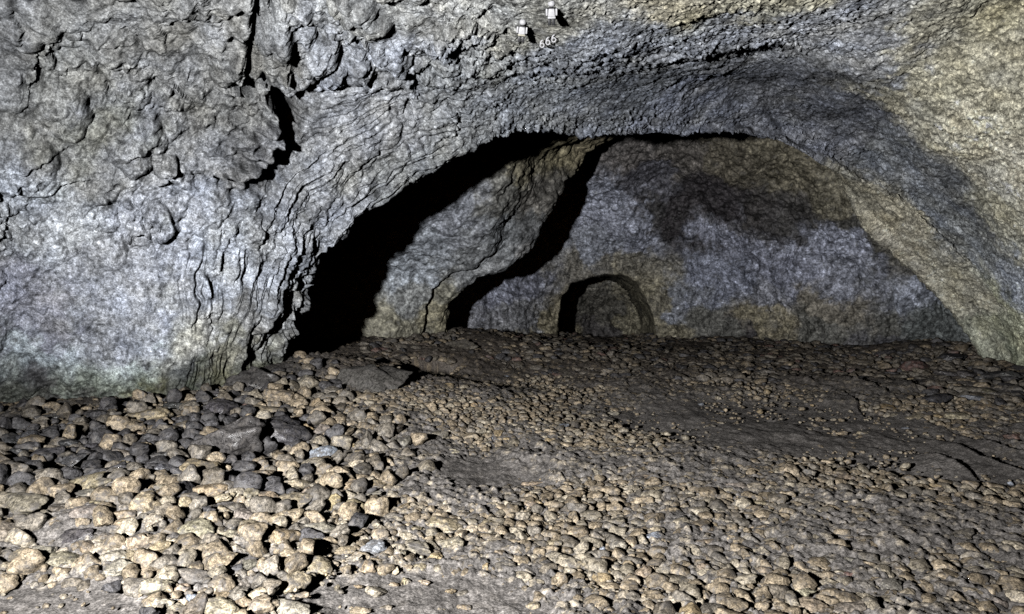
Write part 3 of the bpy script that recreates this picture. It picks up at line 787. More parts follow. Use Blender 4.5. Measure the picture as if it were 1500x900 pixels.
# px, py, width, height (as seen), tone, own label
TRACED = [
 (215, 607, 74, 34, 't', 'long knobbly yellow-crusted rock lying against the foot of the grey wall'), (14, 647, 46, 24, 'd', ''), (43, 641, 34, 28, 'd', ''), (20, 666, 46, 22, 'd', ''), (68, 667, 54, 28, 'd', 'broad dark slab roofing the black hollow in the cobble bank'),
 (107, 676, 40, 24, 'd', 'dark wedge-shaped stone beside the black hollow in the cobble bank'), (16, 692, 64, 46, 'k', 'rugged brown outcrop rock with a frayed edge beside the black hollow'), (207, 639, 28, 20, 't', ''), (181, 668, 40, 24, 'g', ''), (212, 661, 28, 28, 't', ''), (194, 684, 46, 16, 't', ''), (226, 697, 26, 16, 'l', ''), (191, 700, 34, 20, 't', ''),
 (100, 652, 30, 20, 'd', ''), (157, 615, 30, 24, 'g', ''), (98, 600, 34, 22, 'k', ''), (126, 708, 80, 34, 't', 'long tan double-humped rock in front of the black hollow'), (135, 656, 30, 14, 'd', ''), (235, 672, 40, 20, 'd', ''), (244, 690, 40, 26, 'd', ''),
 (375, 556, 96, 38, 'd', 'large smooth dark boulder against the end of the knobbly wall'), (405, 580, 60, 40, 't', 'layered tan slab rock with flat ledges below the dark wall boulder'), (388, 604, 54, 18, 't', ''), (423, 551, 18, 20, 't', ''), (445, 556, 34, 36, 'g', 'upright lumpy grey stone at the edge of the black opening'), (472, 557, 18, 14, 'l', ''), (480, 590, 20, 22, 't', ''), (463, 592, 22, 32, 't', ''),
 (447, 628, 28, 22, 'o', ''), (470, 632, 28, 24, 'g', ''), (475, 616, 36, 18, 't', ''), (323, 601, 46, 38, 'd', 'dark pyramid-shaped rock below the streaked foot of the wall'), (330, 650, 124, 56, 'd', 'big glistening wet black outcrop hump in the cobble bank'), (405, 634, 110, 46, 'd', 'long dark ridge of wet bedrock behind the glistening hump'),
 (290, 686, 62, 46, 't', 'large blocky mottled tan and grey stone below the wet black hump'), (420, 677, 38, 32, 'g', 'smooth round grey cobble below the long wet ridge'), (471, 668, 54, 32, 'b', 'blue-grey stone beside the smooth grey cobble below the wet ridge'), (388, 678, 40, 24, 't', ''), (262, 625, 26, 20, 'k', ''), (285, 612, 28, 18, 'd', ''), (293, 598, 18, 14, 'g', ''), (302, 581, 15, 17, 't', ''), (360, 598, 22, 16, 'r', ''), (362, 580, 24, 12, 'g', ''),
 (38, 737, 84, 42, 'g', 'broad smooth grey boulder with a lobed top in front of the hollow'), (80, 750, 34, 18, 'g', ''), (122, 752, 52, 34, 'g', ''), (87, 771, 58, 22, 't', ''), (105, 787, 70, 26, 'd', 'flat dark smooth cobble lying among paler stones'), (12, 783, 44, 34, 'g', ''), (22, 765, 28, 13, 't', ''), (60, 815, 40, 38, 'l', 'bright cream blocky stone behind an equally bright speckled cobble'), (92, 825, 54, 28, 'l', 'bright cream oval cobble in front of the blocky one'),
 (135, 805, 42, 22, 't', ''), (166, 818, 38, 28, 'l', ''), (196, 816, 30, 20, 't', ''), (213, 738, 52, 36, 't', 'tall yellowish-tan stone behind a small pale cobble in the bank'), (222, 768, 38, 26, 'l', ''), (203, 792, 60, 30, 't', ''), (231, 806, 38, 26, 't', ''), (180, 756, 40, 20, 't', ''), (178, 768, 28, 16, 't', ''), (152, 790, 26, 15, 't', ''), (180, 717, 22, 18, 'd', ''), (205, 716, 42, 18, 't', ''), (236, 720, 28, 20, 'l', ''),
 (26, 817, 36, 22, 't', ''), (8, 832, 24, 22, 't', ''), (143, 742, 30, 16, 't', ''), (135, 726, 42, 20, 'g', ''), (172, 735, 34, 22, 'g', ''),
 (287, 776, 62, 42, 'l', 'large pale rough-faced block with a black gap beside it'), (328, 792, 38, 28, 'l', ''), (322, 734, 46, 18, 'l', ''), (303, 721, 60, 22, 't', ''), (364, 729, 26, 26, 'l', 'small round whitish cobble upright between tan stones'), (390, 731, 32, 24, 't', ''), (424, 737, 72, 26, 't', 'long tan stone tapering to a point'), (418, 762, 58, 34, 't', 'big rounded tan stone below the long pointed one'),
 (368, 701, 64, 26, 't', ''), (336, 705, 26, 18, 'o', ''), (357, 758, 42, 22, 'g', ''), (374, 776, 54, 26, 't', ''), (328, 752, 26, 28, 't', ''), (437, 711, 46, 20, 'l', ''), (480, 706, 36, 20, 't', ''), (452, 722, 20, 16, 't', ''), (478, 725, 38, 16, 'g', ''), (488, 739, 30, 36, 'o', 'upright yellowish stone at the gravel edge of the cobble bank'), (474, 776, 64, 26, 'g', ''), (418, 792, 48, 34, 't', ''), (461, 805, 46, 30, 'l', ''), (270, 742, 26, 30, 't', ''), (346, 686, 18, 22, 'd', ''),
 (281, 812, 50, 28, 'l', 'smooth white oval cobble in the lower cobble bank'), (318, 827, 54, 38, 't', ''), (347, 809, 36, 26, 'g', ''), (231, 862, 46, 34, 'l', 'cream egg-shaped stone at the edge of the grey mud patch'), (240, 888, 32, 26, 'l', ''), (265, 868, 26, 26, 't', ''), (289, 879, 38, 30, 'b', 'blue-grey lumpy cobble between cream stones at the bottom edge'), (325, 856, 42, 34, 't', ''), (250, 838, 36, 22, 't', ''), (218, 841, 28, 18, 't', ''), (282, 848, 54, 26, 'g', ''), (320, 881, 30, 20, 't', ''), (365, 832, 26, 20, 'g', ''),
 (399, 833, 34, 46, 'l', 'tall pale boulder casting a black shadow on the mud'), (365, 854, 32, 26, 'g', ''), (374, 874, 44, 28, 'l', ''), (424, 893, 70, 32, 'l', 'wide cream boulder cut off by the bottom edge beside grey mud'), (424, 816, 32, 24, 't', ''), (468, 829, 48, 30, 't', 'slanting tan stone half sunk at the edge of the grey mud'), (442, 875, 28, 13, 't', ''), (505, 808, 34, 18, 't', ''), (516, 822, 32, 15, 'l', ''), (541, 830, 28, 28, 't', ''), (518, 790, 28, 12, 't', ''), (493, 864, 11, 14, 't', ''), (355, 887, 28, 22, 't', ''),
 (546, 803, 44, 26, 'b', 'shiny blue-grey round stone standing out among tan cobbles'), (551, 870, 36, 22, 'l', 'pale loaf-shaped stone alone on the grey mud'), (615, 802, 42, 30, 'l', ''), (635, 818, 28, 18, 'o', ''), (663, 797, 42, 32, 'l', 'big pale stone where the bank thins into gravel'), (669, 822, 40, 20, 't', ''), (612, 834, 30, 15, 't', ''), (578, 859, 15, 12, 't', ''), (596, 854, 17, 17, 't', ''), (620, 858, 22, 14, 't', ''), (580, 838, 13, 18, 'l', ''), (525, 863, 18, 9, 't', ''), (528, 897, 34, 16, 't', ''), (643, 897, 20, 10, 't', ''), (680, 893, 24, 14, 't', ''), (588, 813, 19, 15, 'l', ''), (660, 870, 18, 12, 't', ''),
 (648, 766, 66, 30, 't', 'broad mottled tan stone lying flat in the gravel'), (548, 712, 46, 20, 't', ''), (548, 727, 26, 13, 'l', ''), (602, 685, 34, 20, 'l', 'bright cream-white stone among small gravel beside the cobble bank'), (635, 671, 23, 14, 'o', ''), (521, 744, 34, 26, 't', ''), (590, 744, 30, 17, 't', ''), (606, 717, 22, 12, 't', ''), (522, 684, 26, 22, 'l', ''), (524, 668, 26, 18, 't', ''), (512, 712, 36, 20, 't', ''), (690, 778, 28, 17, 'l', ''), (714, 768, 26, 17, 't', ''), (560, 697, 24, 11, 't', ''), (608, 777, 22, 13, 't', ''), (572, 782, 22, 20, 't', ''),
 (657, 662, 44, 19, 'l', ''), (585, 647, 40, 36, 'g', 'triangular grey stone casting a shadow onto small gravel'), (610, 630, 17, 14, 'o', ''), (612, 643, 15, 17, 't', ''), (525, 645, 26, 13, 't', ''), (525, 657, 24, 14, 'o', ''), (515, 622, 18, 15, 't', ''), (570, 612, 18, 9, 't', ''), (588, 613, 21, 11, 't', ''), (695, 594, 13, 11, 'o', 'small ochre stone standing on end in the dark gravel'), (685, 673, 28, 13, 'l', ''), (640, 638, 36, 20, 'g', ''), (690, 640, 30, 18, 't', ''),
 (735, 814, 28, 19, 't', 'yellowish barrel-shaped stone at the top of the bare mud slope'), (760, 811, 19, 15, 't', ''), (767, 757, 25, 19, 'l', ''), (878, 788, 25, 23, 'l', ''), (906, 800, 29, 27, 'l', 'round pale stone, widest of the gravel above the bare mud slope'), (812, 798, 28, 14, 't', ''), (855, 829, 26, 18, 't', ''), (820, 834, 20, 13, 't', ''), (943, 838, 26, 28, 't', 'upright egg-shaped tan stone in the gravel'), (825, 872, 36, 16, 't', ''), (770, 867, 19, 14, 't', ''), (782, 890, 26, 18, 't', ''), (850, 896, 48, 14, 'l', ''), (865, 865, 28, 13, 't', ''), (922, 860, 32, 19, 't', ''), (893, 823, 28, 15, 't', ''), (920, 828, 18, 16, 't', ''), (907, 886, 42, 22, 'g', ''), (902, 754, 26, 15, 't', ''), (842, 725, 34, 18, 't', ''), (778, 741, 22, 12, 't', ''), (720, 741, 26, 13, 'l', ''), (780, 710, 36, 10, 't', ''),
 (1108, 714, 28, 22, 'l', 'pale pitted stone beside a dark gap below the mud flat'), (1078, 711, 42, 24, 'g', ''), (1117, 739, 38, 9, 't', ''), (962, 780, 28, 21, 'l', ''), (1036, 777, 26, 18, 't', ''), (1035, 798, 38, 20, 't', ''), (1087, 786, 17, 18, 'l', ''), (1133, 797, 40, 15, 't', ''), (1160, 819, 24, 15, 'l', ''), (1030, 833, 22, 26, 't', ''), (1053, 828, 24, 15, 't', ''), (1120, 838, 26, 14, 't', ''), (993, 820, 20, 13, 'l', ''), (965, 718, 22, 9, 't', ''), (1060, 753, 32, 7, 'l', 'thin pale stick-like stone lying flat in the gravel'), (967, 746, 26, 9, 't', ''), (955, 835, 18, 17, 't', ''), (1160, 688, 40, 28, 't', 'largest tan stone at the edge of the dark mud flat'), (1000, 730, 40, 14, 'g', ''), (1010, 702, 34, 12, 't', ''), (940, 700, 30, 12, 't', ''),
 (1220, 821, 32, 20, 'g', ''), (1248, 823, 24, 24, 'g', ''), (1193, 844, 36, 19, 't', ''), (1215, 855, 38, 20, 'l', ''), (1239, 846, 25, 17, 'r', 'reddish stone beside the black gap in the muddy gravel'), (1268, 860, 32, 22, 'g', ''), (1358, 780, 30, 18, 't', 'smooth olive-tan domed stone behind a flat pale one'), (1330, 766, 28, 17, 'o', ''), (1343, 783, 36, 11, 't', ''), (1338, 805, 17, 9, 'l', 'small bright white pebble in the muddy gravel'), (1175, 869, 46, 20, 'l', ''), (1190, 887, 52, 22, 't', ''), (1332, 873, 26, 25, 't', ''), (1245, 893, 64, 22, 'g', ''), (1340, 894, 24, 18, 'l', ''), (1392, 817, 28, 14, 't', ''), (1310, 860, 44, 28, 'g', ''), (1480, 758, 30, 16, 't', ''), (1405, 785, 56, 28, 'g', ''), (1450, 830, 40, 20, 'g', ''), (1430, 870, 36, 18, 't', ''), (1390, 860, 40, 18, 'g', ''), (1300, 820, 36, 20, 'g', ''), (1470, 885, 40, 20, 'g', ''), (1290, 760, 30, 14, 't', ''), (1250, 740, 28, 12, 't', ''), (1210, 720, 34, 14, 't', ''), (1240, 700, 40, 12, 't', ''), (1310, 712, 36, 12, 't', ''), (1375, 718, 18, 13, 'l', ''), (1460, 720, 24, 14, 't', ''),
 (1408, 609, 46, 21, 'l', 'bright cream flat slab on the ledge below the beige wall'), (1342, 614, 38, 12, 'l', 'pale lens-shaped stone at the far edge of the mud flat'), (1304, 597, 40, 12, 'o', 'knobbly ochre stone lying beyond the mud flat'), (1376, 562, 38, 26, 'g', 'angular pale grey block leaning with a black gap beside it'), (1337, 557, 17, 15, 'o', 'small square orange-brown stone below the red boulder'), (1345, 533, 48, 32, 'r', 'rust-red streaked boulder at the foot of the rear wall'), (1372, 581, 62, 26, 'd', 'dark smooth slab under the angular pale block'), (1425, 570, 54, 20, 'g', ''), (1450, 597, 42, 16, 't', ''), (1424, 592, 22, 13, 't', ''), (1480, 598, 32, 16, 't', ''), (1430, 583, 44, 13, 'b', ''), (1392, 548, 44, 16, 'd', ''), (1290, 551, 16, 11, 'g', ''), (1128, 546, 30, 15, 'g', 'rounded grey boulder in the dark rubble below the rear wall'), (1066, 556, 28, 15, 'g', 'pale-flecked grey stone in the dark rubble beside a shadow'), (1001, 588, 27, 11, 'l', 'pale oval stone alone at the back of the mud flat'), (1268, 637, 26, 9, 't', ''), (1230, 636, 26, 10, 't', ''), (897, 607, 22, 11, 'l', ''), (1082, 652, 14, 12, 'l', 'small bright rounded stone alone on the dark mud flat'), (1250, 651, 22, 8, 't', ''), (1460, 650, 26, 12, 't', ''), (1490, 640, 40, 22, 'r', ''), (1450, 550, 50, 16, 'd', ''), (1455, 575, 40, 14, 'k', ''),
 (1398, 522, 46, 26, 'd', ''), (1440, 532, 44, 24, 'k', ''), (1484, 548, 40, 24, 'd', ''), (1376, 514, 30, 16, 'k', ''), (1420, 548, 30, 18, 'd', ''), (1300, 516, 34, 14, 'd', ''), (24, 616, 56, 26, 'd', ''), (68, 612, 40, 20, 'd', ''), (132, 606, 44, 22, 'd', ''), (258, 594, 44, 24, 'd', ''), (176, 594, 30, 16, 'd', ''), (52, 626, 34, 18, 'k', ''), (316, 578, 36, 18, 'd', ''),
 (670, 503, 66, 28, 'g', 'large grey boulder lying before the foot of the leaning spur'), (664, 480, 15, 13, 'g', 'small rounded stone beside the foot of the leaning spur'), (543, 556, 118, 46, 'm', 'long low dome of dark bedrock at the mouth of the black opening'), (736, 500, 34, 10, 'd', ''), (880, 508, 40, 10, 'd', ''), (1030, 520, 26, 12, 'k', ''), (1200, 530, 34, 16, 'k', ''), (1260, 530, 44, 18, 'k', ''), (780, 520, 24, 10, 'k', ''), (600, 520, 24, 12, 'k', ''), (560, 512, 22, 12, 'r', ''), (620, 505, 22, 12, 'k', ''),
]


def place_label(px, py):
    if py < 580 and px > 470:
        return 'in the dark rubble by the rear wall' if px > 760 else 'in the dim rubble by the leaning spur'
    if px > 1270 and py < 665:
        return 'on the stony ledge below the beige wall'
    if px > 850 and py < 668:
        return 'on the dark mud flat'
    if px < 480 and py < 640:
        return 'at the damp foot of the knobbly wall'
    if px < 150 and py < 720:
        return 'around the black hollow'
    if px < 260 and py > 720:
        return 'in the low corner of the cobble bank' if py > 790 else 'on the dark side of the cobble bank'
    if px < 500 and py < 720:
        return 'around the wet black hump'
    if px < 430 and py > 800:
        return 'at the mud-lapped end of the cobble bank'
    if px < 520:
        return 'in the middle of the cobble bank'
    if px < 720 and py > 832:
        return 'on the smooth mud patch'
    if px < 720 and py > 735:
        return 'where the cobble bank thins into gravel'
    if px < 720:
        return 'in the gravel beside the cobble bank'
    if px < 960 and py > 740:
        return 'above the bare mud slope'
    if px < 960:
        return 'in the fine central gravel'
    if px < 1190:
        return 'in the stony gravel below the mud flat'
    return 'in the muddy gravel below the beige wall'


def shape_word(w, h):
    a = w / h
    if a > 3:
        return 'flat sliver of'
    if a > 2.1:
        return 'long flat'
    if a > 1.55:
        return 'oblong'
    if a < .85:
        return 'upright'
    return 'rounded' if a < 1.2 else 'blunt'


def label_stone(px, py, w, h, tone):
    size = 'tiny' if w < 17 else 'small' if w < 25 else 'middling' if w < 37 else 'fair-sized' if w < 50 else 'big'
    sw = shape_word(w, h)
    return f'{size} {sw} {TW[tone]} stone {place_label(px, py)}'


def build_stones():
    NV = 30
    shapes = []
    for k in range(NV):
        v, f = stone_shape(4, 100 + k, angular=[.15, .4, .7, 1.0][k % 4])
        shapes.append(mesh_from('rock_shape', v, f.ravel(), 3, None, True, M_STONE))
    placed = []        # x, y, r
    labels_done = {}
    todo = []
    for (px, py, w, h, tone, lab) in TRACED:
        P, d = floor_hit(px, min(py + .30 * h, 930))
        s = d / F
        todo.append((px, py, w, h, tone, lab, P, d))
        placed.append((P[0], P[1], .45 * w * s))

    # --- scatter the rest over the floor
    cand = []
    pl = np.array(placed)
    cell = .25
    grid = {}

    def put(x, y, r):
        grid.setdefault((int(x // cell), int(y // cell)), []).append((x, y, r))

    def free(x, y, r, k):
        R = int((r + .35) // cell) + 1
        cx, cy = int(x // cell), int(y // cell)
        for i in range(cx - R, cx + R + 1):
            for j in range(cy - R, cy + R + 1):
                for (a, b, c) in grid.get((i, j), ()):
                    if (a - x) ** 2 + (b - y) ** 2 < (k * (r + c)) ** 2:
                        return False
        return True
    for x, y, r in placed:
        put(x, y, r)
    N = 150000
    dd = 1 / rng.uniform(1 / 17.0, 1 / 2.75, N)
    # even over the ground area: weight by radius
    yy = np.sqrt(rng.uniform(2.75 ** 2, 16.5 ** 2, N))
    near = rng.uniform(0, 1, N) < .55
    yy = np.where(near, np.sqrt(rng.uniform(2.75 ** 2, 7.5 ** 2, N)), yy)
    xx = rng.uniform(-.78, .78, N) * yy
    zz = floor_base(xx, yy)
    px, py, d = PX(np.stack([xx, yy, zz], -1))
    mud = mud_weight(px, py)
    bank = np.where(ss(-60, 45, poly_sd(px, py, BANK)) > rng.uniform(.05, .95, N), 1., 0.)
    rear = ss(-12, 12, poly_sd(px, py, REAR))
    patch = perlin(np.stack([xx * .8, yy * .8, 0 * xx], -1), 401)
    u = rng.uniform(0, 1, N)
    order = np.argsort(-(u + .0))            # larger first
    out = []
    ok = (px > -50) & (px < 1550) & (py > 475) & (py < 950)
    order = order[ok[order]]
    for i in order:
        t = u[i]
        if ((px[i] - 628) / 42) ** 2 + ((py[i] - 540) / 10) ** 2 < 1 or ((px[i] - 92) / 40) ** 2 + ((py[i] - 692) / 13) ** 2 < 1:
            continue
        if bank[i] > .5:
            r = .020 + .058 * t ** 2.4
            k = .64
        elif rear[i] > .5:
            r = .022 + .075 * t ** 4
            k = .60
        else:
            r = .013 + .042 * t ** 3.4
            k = .64
            if px[i] > 800 and py[i] > 720:
                r *= 1.25
            if patch[i] < -.15 and t < .6:
                r *= .7
        if mud[i] > .5:
            if rng.uniform() > .05:
                continue
            r = .010 + .03 * t ** 4
        if not free(xx[i], yy[i], r, k):
            continue
        put(xx[i], yy[i], r)
        if bank[i] > .5:
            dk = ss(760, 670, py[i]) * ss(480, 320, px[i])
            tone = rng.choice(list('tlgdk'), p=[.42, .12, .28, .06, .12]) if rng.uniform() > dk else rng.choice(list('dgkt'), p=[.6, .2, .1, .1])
            a = rng.uniform(.55, .95)
            sink = .30
        elif rear[i] > .5:
            tone = rng.choice(list('kgtdr'), p=[.42, .22, .14, .18, .04])
            a = rng.uniform(.3, .65)
            sink = .45
        else:
            tone = rng.choice(list('tlgkob'), p=[.58, .22, .12, .05, .02, .01])
            a = rng.uniform(.4, .75)
            sink = rng.choice([.52, .66, .78], p=[.3, .4, .3])
        out.append((xx[i], yy[i], r, tone, a, sink, r * F / d[i] * 2, px[i], py[i], d[i], zz[i], bank[i] > .5, rear[i] > .5))
    out.sort(key=lambda s: -s[6])
    n_ind = max(0, 300 - len(todo))
    for (x, y, r, tone, a, sink, wpx, ppx, ppy, d_, zf, _b, _r) in out[:n_ind]:
        P = np.array([x, y, zf])
        todo.append((ppx, ppy, wpx, wpx * a, tone, '', P, d_))
    # --- individual stones
    stones = []
    for k, (px_, py_, w, h, tone, lab, P, d_) in enumerate(todo):
        s = d_ / F
        w, h = w * .93, h * .93
        sx = w * s / 2
        bk = bankish(px_, py_)
        sz = (1.15 if w > 84 else .80 if bk else .66) * h * s / 2
        sy = max(sz, min(sx, 1.15 * sz + .25 * sx))
        o = link('boulder' if w > 84 else 'rock' if w > 41 else 'stone', shapes[(k * 4) % 28 if w > 84 else (k * 7 + 3) % NV])
        tilt = .22
        o.rotation_euler = (random.uniform(-tilt, tilt), random.uniform(-tilt, tilt), random.choice([0, math.pi]) + random.uniform(-.35, .35))
        o.scale = (sx * 1.04, sy * 1.1, sz * 1.12)
        o.location = (P[0], P[1] + sy * .25, P[2] + .015 + sz * (.34 + random.uniform(-.15, .20) if bk else .20))
        if tone == 'd':
            o.material_slots[0].link = 'OBJECT'
            o.material_slots[0].material = M_WET
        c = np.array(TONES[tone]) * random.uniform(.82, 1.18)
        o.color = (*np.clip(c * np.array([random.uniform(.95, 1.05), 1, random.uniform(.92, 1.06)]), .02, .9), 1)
        given = bool(lab)
        lab = lab or label_stone(px_, py_, w, h, tone)
        stones.append((o, lab, px_, py_, w, h, tone, given))
        o['label'] = lab
        o['category'] = 'boulder' if w > 84 else 'rock' if w > 41 else 'stone'
        o['group'] = 'loose stones on the cave floor'
    # --- where two labels agree, say which landmark stone each one lies by
    nouns = ('rock', 'stone', 'boulder', 'slab', 'cobble', 'block', 'hump', 'ridge', 'dome', 'pebble')
    marks = []
    for o, lab, x, y, w, h, tone, given in stones:
        if given:
            t = lab.replace(',', '').split()
            k = next((i for i, q in enumerate(t) if q in nouns), None)
            if k is not None and k < 6:
                marks.append((x, y, ' '.join(t[:k + 1][-5:])))
    names = [m[2] for m in marks]
    marks = [m for m in marks if names.count(m[2]) == 1]
    tally = {}
    for r in stones:
        tally[r[1]] = tally.get(r[1], 0) + 1
    used = set(r[1] for r in stones if tally[r[1]] == 1)
    for o, lab, x, y, w, h, tone, given in stones:
        if given or tally[lab] == 1:
            continue
        size = 'tiny' if w < 17 else 'small' if w < 25 else 'middling' if w < 37 else 'fair-sized' if w < 50 else 'big'
        done = False
        for mx, my, nm_ in sorted(marks, key=lambda m: (m[0] - x) ** 2 + 3 * (m[1] - y) ** 2)[:4]:
            dx, dy = x - mx, y - my
            close = abs(dx) + abs(dy) < 60
            rel = ('behind' if dy < 0 else 'in front of') if abs(dy) > .45 * abs(dx) else 'beside'
            for q in ((rel if close else 'some way ' + rel),):
                new = f'{size} {shape_word(w, h)} {TW[tone]} stone {q} the {nm_}'
                if new not in used and len(new.split()) <= 16:
                    used.add(new)
                    o['label'] = new
                    done = True
                    break
            if done:
                break
    print('labels', len(set(o['label'] for o, *_ in stones)), 'of', len(stones))
    # --- the rest as one mass
    shp2 = [stone_shape(2, 500 + k, angular=[.2, .5, .9][k % 3]) for k in range(18)]
    shp1 = [stone_shape(1, 600 + k, .5) for k in range(12)]
    shp3 = [stone_shape(3, 700 + k, [.2, .5, .9][k % 3]) for k in range(18)]
    for nm, sel, lab in (('pebbles', lambda s: not s[12], 'mass of small tan and grey pebbles covering the cave floor'), ('rubble', lambda s: s[12], 'dark brown stone rubble in front of the rear chamber wall')):
        V, Fc, Cc, nvt = [], [], [], 0
        for s in out[n_ind:]:
            if not sel(s):
                continue
            x, y, r, tone, a, sink, wpx, ppx, ppy, d_, zf, isbank, _r = s
            v, f = (shp1 if wpx < 5 else shp2 if wpx < 17 else shp3)[rng.integers(12)]
            az = rng.uniform(0, 6.28)
            b = rng.uniform(.62, 1)
            q = v * np.array([r, r * b, r * a])
            tx = rng.uniform(-.35, .35)
            q = np.stack([q[:, 0], q[:, 1] * math.cos(tx) - q[:, 2] * math.sin(tx), q[:, 1] * math.sin(tx) + q[:, 2] * math.cos(tx)], -1)
            q = np.stack([q[:, 0] * math.cos(az) - q[:, 1] * math.sin(az), q[:, 0] * math.sin(az) + q[:, 1] * math.cos(az), q[:, 2]], -1)
            lift = rng.uniform(-.03, .03) if isbank else .008
            q = q + np.array([x, y, zf + lift + r * a * (1 - 1.6 * sink)])
            V.append(q)
            Fc.append(f + nvt)
            nvt += len(v)
            c = np.array(TONES[tone]) * rng.uniform(.65, 1.2) * (1.0 if nm == 'rubble' else 1)
            Cc.append(np.broadcast_to(c, v.shape))
        me = mesh_from(nm, np.concatenate(V), np.concatenate(Fc).ravel(), 3, np.concatenate(Cc), True, M_PEB)
        link(nm, me, kind='stuff', label=lab, category=nm)
        print(nm, len(V), 'stones', nvt, 'verts')


def bankish(px, py):
    return poly_sd(np.array([float(px)]), np.array([float(py)]), BANK)[0] > 0


def rear_of(s):
    return 1.0 if poly_sd(np.array([float(s[7])]), np.array([float(s[8])]), REAR)[0] > 0 else 0.


# ------------------------------------------------------------------ things on the ceiling
def surf_at(px, py):
    g = SHELL_G[60:430].reshape(-1, 3)
    qx, qy, d = PX(g)
    k = np.argsort((qx - px) ** 2 + (qy - py) ** 2)[:12]
    return g[k].mean(0)


def bm_obj(name, bm, mat, parent, smooth=True):
    me = bpy.data.meshes.new(name)
    for f in bm.faces:
        f.smooth = smooth
    bm.to_mesh(me)
    bm.free()
    me.materials.append(mat)
    return link(name, me, parent)


def rbox(bm, c, s, bev=.15, taper=1.0):
    r = bmesh.ops.create_cube(bm, size=1)
    vs = r['verts']
    for v in vs:
        t = taper if v.co.z > 0 else 1
        v.co = Vector((c[0] + v.co.x * s[0] * t, c[1] + v.co.y * s[1], c[2] + v.co.z * s[2]))
    es = list({e for v in vs for e in v.link_edges})
    bmesh.ops.bevel(bm, geom=es, offset=bev * min(s), segments=2, affect='EDGES', profile=.6)


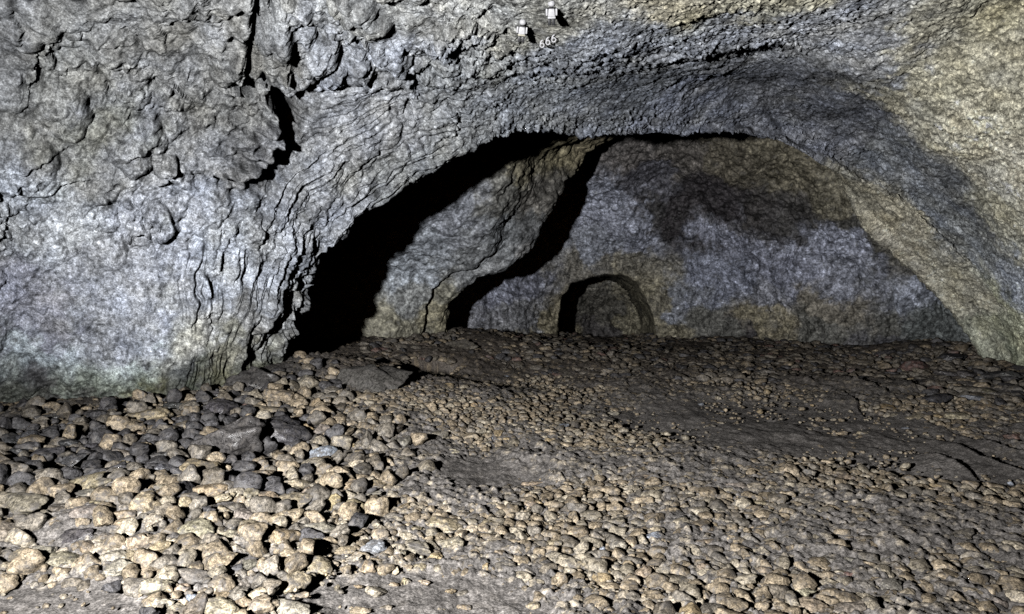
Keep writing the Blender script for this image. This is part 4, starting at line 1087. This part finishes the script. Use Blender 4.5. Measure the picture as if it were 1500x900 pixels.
def build_figurines():
    white = plain_material('white_plastic', (.50, .50, .52), .35)
    dark = plain_material('dark_plastic', (.02, .02, .022), .4)
    cream = plain_material('cream_plastic', (.42, .40, .32), .4)
    for px, py, hpx, roll, lab, legm in ((764.5, 46, 31, .10, 'lower of two small white toy figures clinging to the ceiling, its lower body cream', cream),
                                         (808, 19.5, 33, -.03, 'higher of two small white toy figures clinging to the ceiling, broad pale torso', white)):
        p = surf_at(px, py)
        dist = np.linalg.norm(p - np.array([0, 0, CAMZ]))
        H = hpx * dist / F
        e = bpy.data.objects.new('toy_figure', None)
        COL.objects.link(e)
        vd = (np.array([0, 0, CAMZ]) - p) / dist
        e.location = p + vd * .10
        e.rotation_euler = (.45, roll, 0)
        e.scale = (H, H, H)
        e['label'] = lab
        e['category'] = 'toy figure'
        e['group'] = 'small white figures on the ceiling'
        bm = bmesh.new()
        bmesh.ops.create_uvsphere(bm, u_segments=20, v_segments=12, radius=.15)
        for v in bm.verts:
            v.co.z = v.co.z * (1.05 if v.co.z > 0 else .8) + .36
        bm_obj('head', bm, white, e)
        bm = bmesh.new(); rbox(bm, (0, 0, .205), (.24, .22, .05)); bm_obj('collar', bm, dark, e)
        bm = bmesh.new(); rbox(bm, (0, 0, .03), (.30, .22, .32), .18, .8); bm_obj('torso', bm, white, e)
        bm = bmesh.new(); rbox(bm, (0, 0, -.155), (.31, .23, .07)); bm_obj('belt', bm, legm, e)
        for s in (-1, 1):
            bm = bmesh.new(); rbox(bm, (s * .195, -.02, .05), (.08, .13, .27), .3); bm_obj('arm', bm, white, e)
            bm = bmesh.new(); rbox(bm, (s * .08, -.01, -.325), (.13, .2, .25), .15); bm_obj('leg', bm, dark, e)
    # the three white figures of a number
    e = bpy.data.objects.new('ceiling_number', None)
    COL.objects.link(e)
    p0 = surf_at(803, 60)
    e.location = p0
    e['label'] = 'white number 666 stuck on the ceiling below the toy figures'
    e['category'] = 'number'
    for px, py, off in ((794, 64.5, .10), (802.5, 60.3, .075), (811, 56.5, .045)):
        p = surf_at(px, py)
        dist = np.linalg.norm(p - np.array([0, 0, CAMZ]))
        s = dist / F
        bm = bmesh.new()
        path = []
        for k in range(25):          # bowl of the 6
            a = k / 24 * 2 * math.pi + math.pi * .75
            path.append((2.6 * math.cos(a), 2.7 * math.sin(a) - 1.8))
        tail = [(-2.5, -1.0), (-2.3, 1.0), (-1.5, 3.0), (-.2, 4.5), (1.5, 5.0)]
        for pts, closed in ((path[:-1], True), (tail, False)):
            rings = []
            n = len(pts)
            for i, (x, z) in enumerate(pts):
                a = np.array(pts[(i - 1) % n] if closed or i else pts[0]); b = np.array(pts[(i + 1) % n] if closed or i < n - 1 else pts[-1])
                t = (b - a) / (np.linalg.norm(b - a) + 1e-9)
                nn = np.array([-t[1], t[0]])
                rings.append([bm.verts.new(((x + nn[0] * math.cos(q) * 1.05) * s, math.sin(q) * 1.05 * s, (z + nn[1] * math.cos(q) * 1.05) * s)) for q in np.linspace(0, 2 * math.pi, 8, endpoint=False)])
            m = n if closed else n - 1
            for i in range(m):
                A, B = rings[i], rings[(i + 1) % n]
                for j in range(8):
                    bm.faces.new((A[j], A[(j + 1) % 8], B[(j + 1) % 8], B[j]))
            if not closed:
                bm.faces.new(rings[0][::-1]); bm.faces.new(rings[-1])
        bmesh.ops.recalc_face_normals(bm, faces=bm.faces)
        o = bm_obj('numeral', bm, white, e)
        vd = (np.array([0, 0, CAMZ]) - p) / dist
        o.location = Vector(p + vd * off) - e.location
        o.rotation_euler = (.45, 0, 0)


import time
_t = time.time()
build_floor(); print('floor', time.time() - _t)
build_shell(); print('shell', time.time() - _t)
build_rear(); build_spur(); print('rear', time.time() - _t)
build_stones(); print('stones', time.time() - _t)
build_figurines()

# ------------------------------------------------------------------ camera, light, world
cam = bpy.data.cameras.new('camera')
cam.sensor_width = 36
cam.lens = 36 * F / 1500
cam.clip_end = 200
co = bpy.data.objects.new('camera', cam)
COL.objects.link(co)
co.location = (0, 0, CAMZ)
co.rotation_euler = (math.pi / 2 - PITCH, 0, 0)
sc.camera = co

lt = bpy.data.lights.new('torch', 'SPOT')
lt.energy = 2600
lt.spot_size = math.radians(118)
lt.spot_blend = 1.0
lt.shadow_soft_size = .08
lt.color = (.995, .99, .985)
lo = bpy.data.objects.new('torch', lt)
COL.objects.link(lo)
lo.location = LIGHT
tgt = W(960, 310, 9)
lo.rotation_euler = (Vector(tgt) - Vector(LIGHT)).to_track_quat('-Z', 'Y').to_euler()

w = bpy.data.worlds.new('World')
sc.world = w
w.use_nodes = True
nt = w.node_tree
bg = nt.nodes['Background']
sky = nt.nodes.new('ShaderNodeTexSky')
sky.sky_type = 'NISHITA'
sky.sun_disc = False
sky.sun_elevation = math.radians(2)
sky.sun_rotation = math.radians(180)
nt.links.new(sky.outputs[0], bg.inputs[0])
bg.inputs[1].default_value = .004

sc.view_settings.view_transform = 'Standard'
sc.view_settings.look = 'None'
sc.view_settings.exposure = 0
sc.view_settings.gamma = 1
sc.cycles.max_bounces = 0
sc.cycles.use_denoising = False
print('script', time.time() - _t)
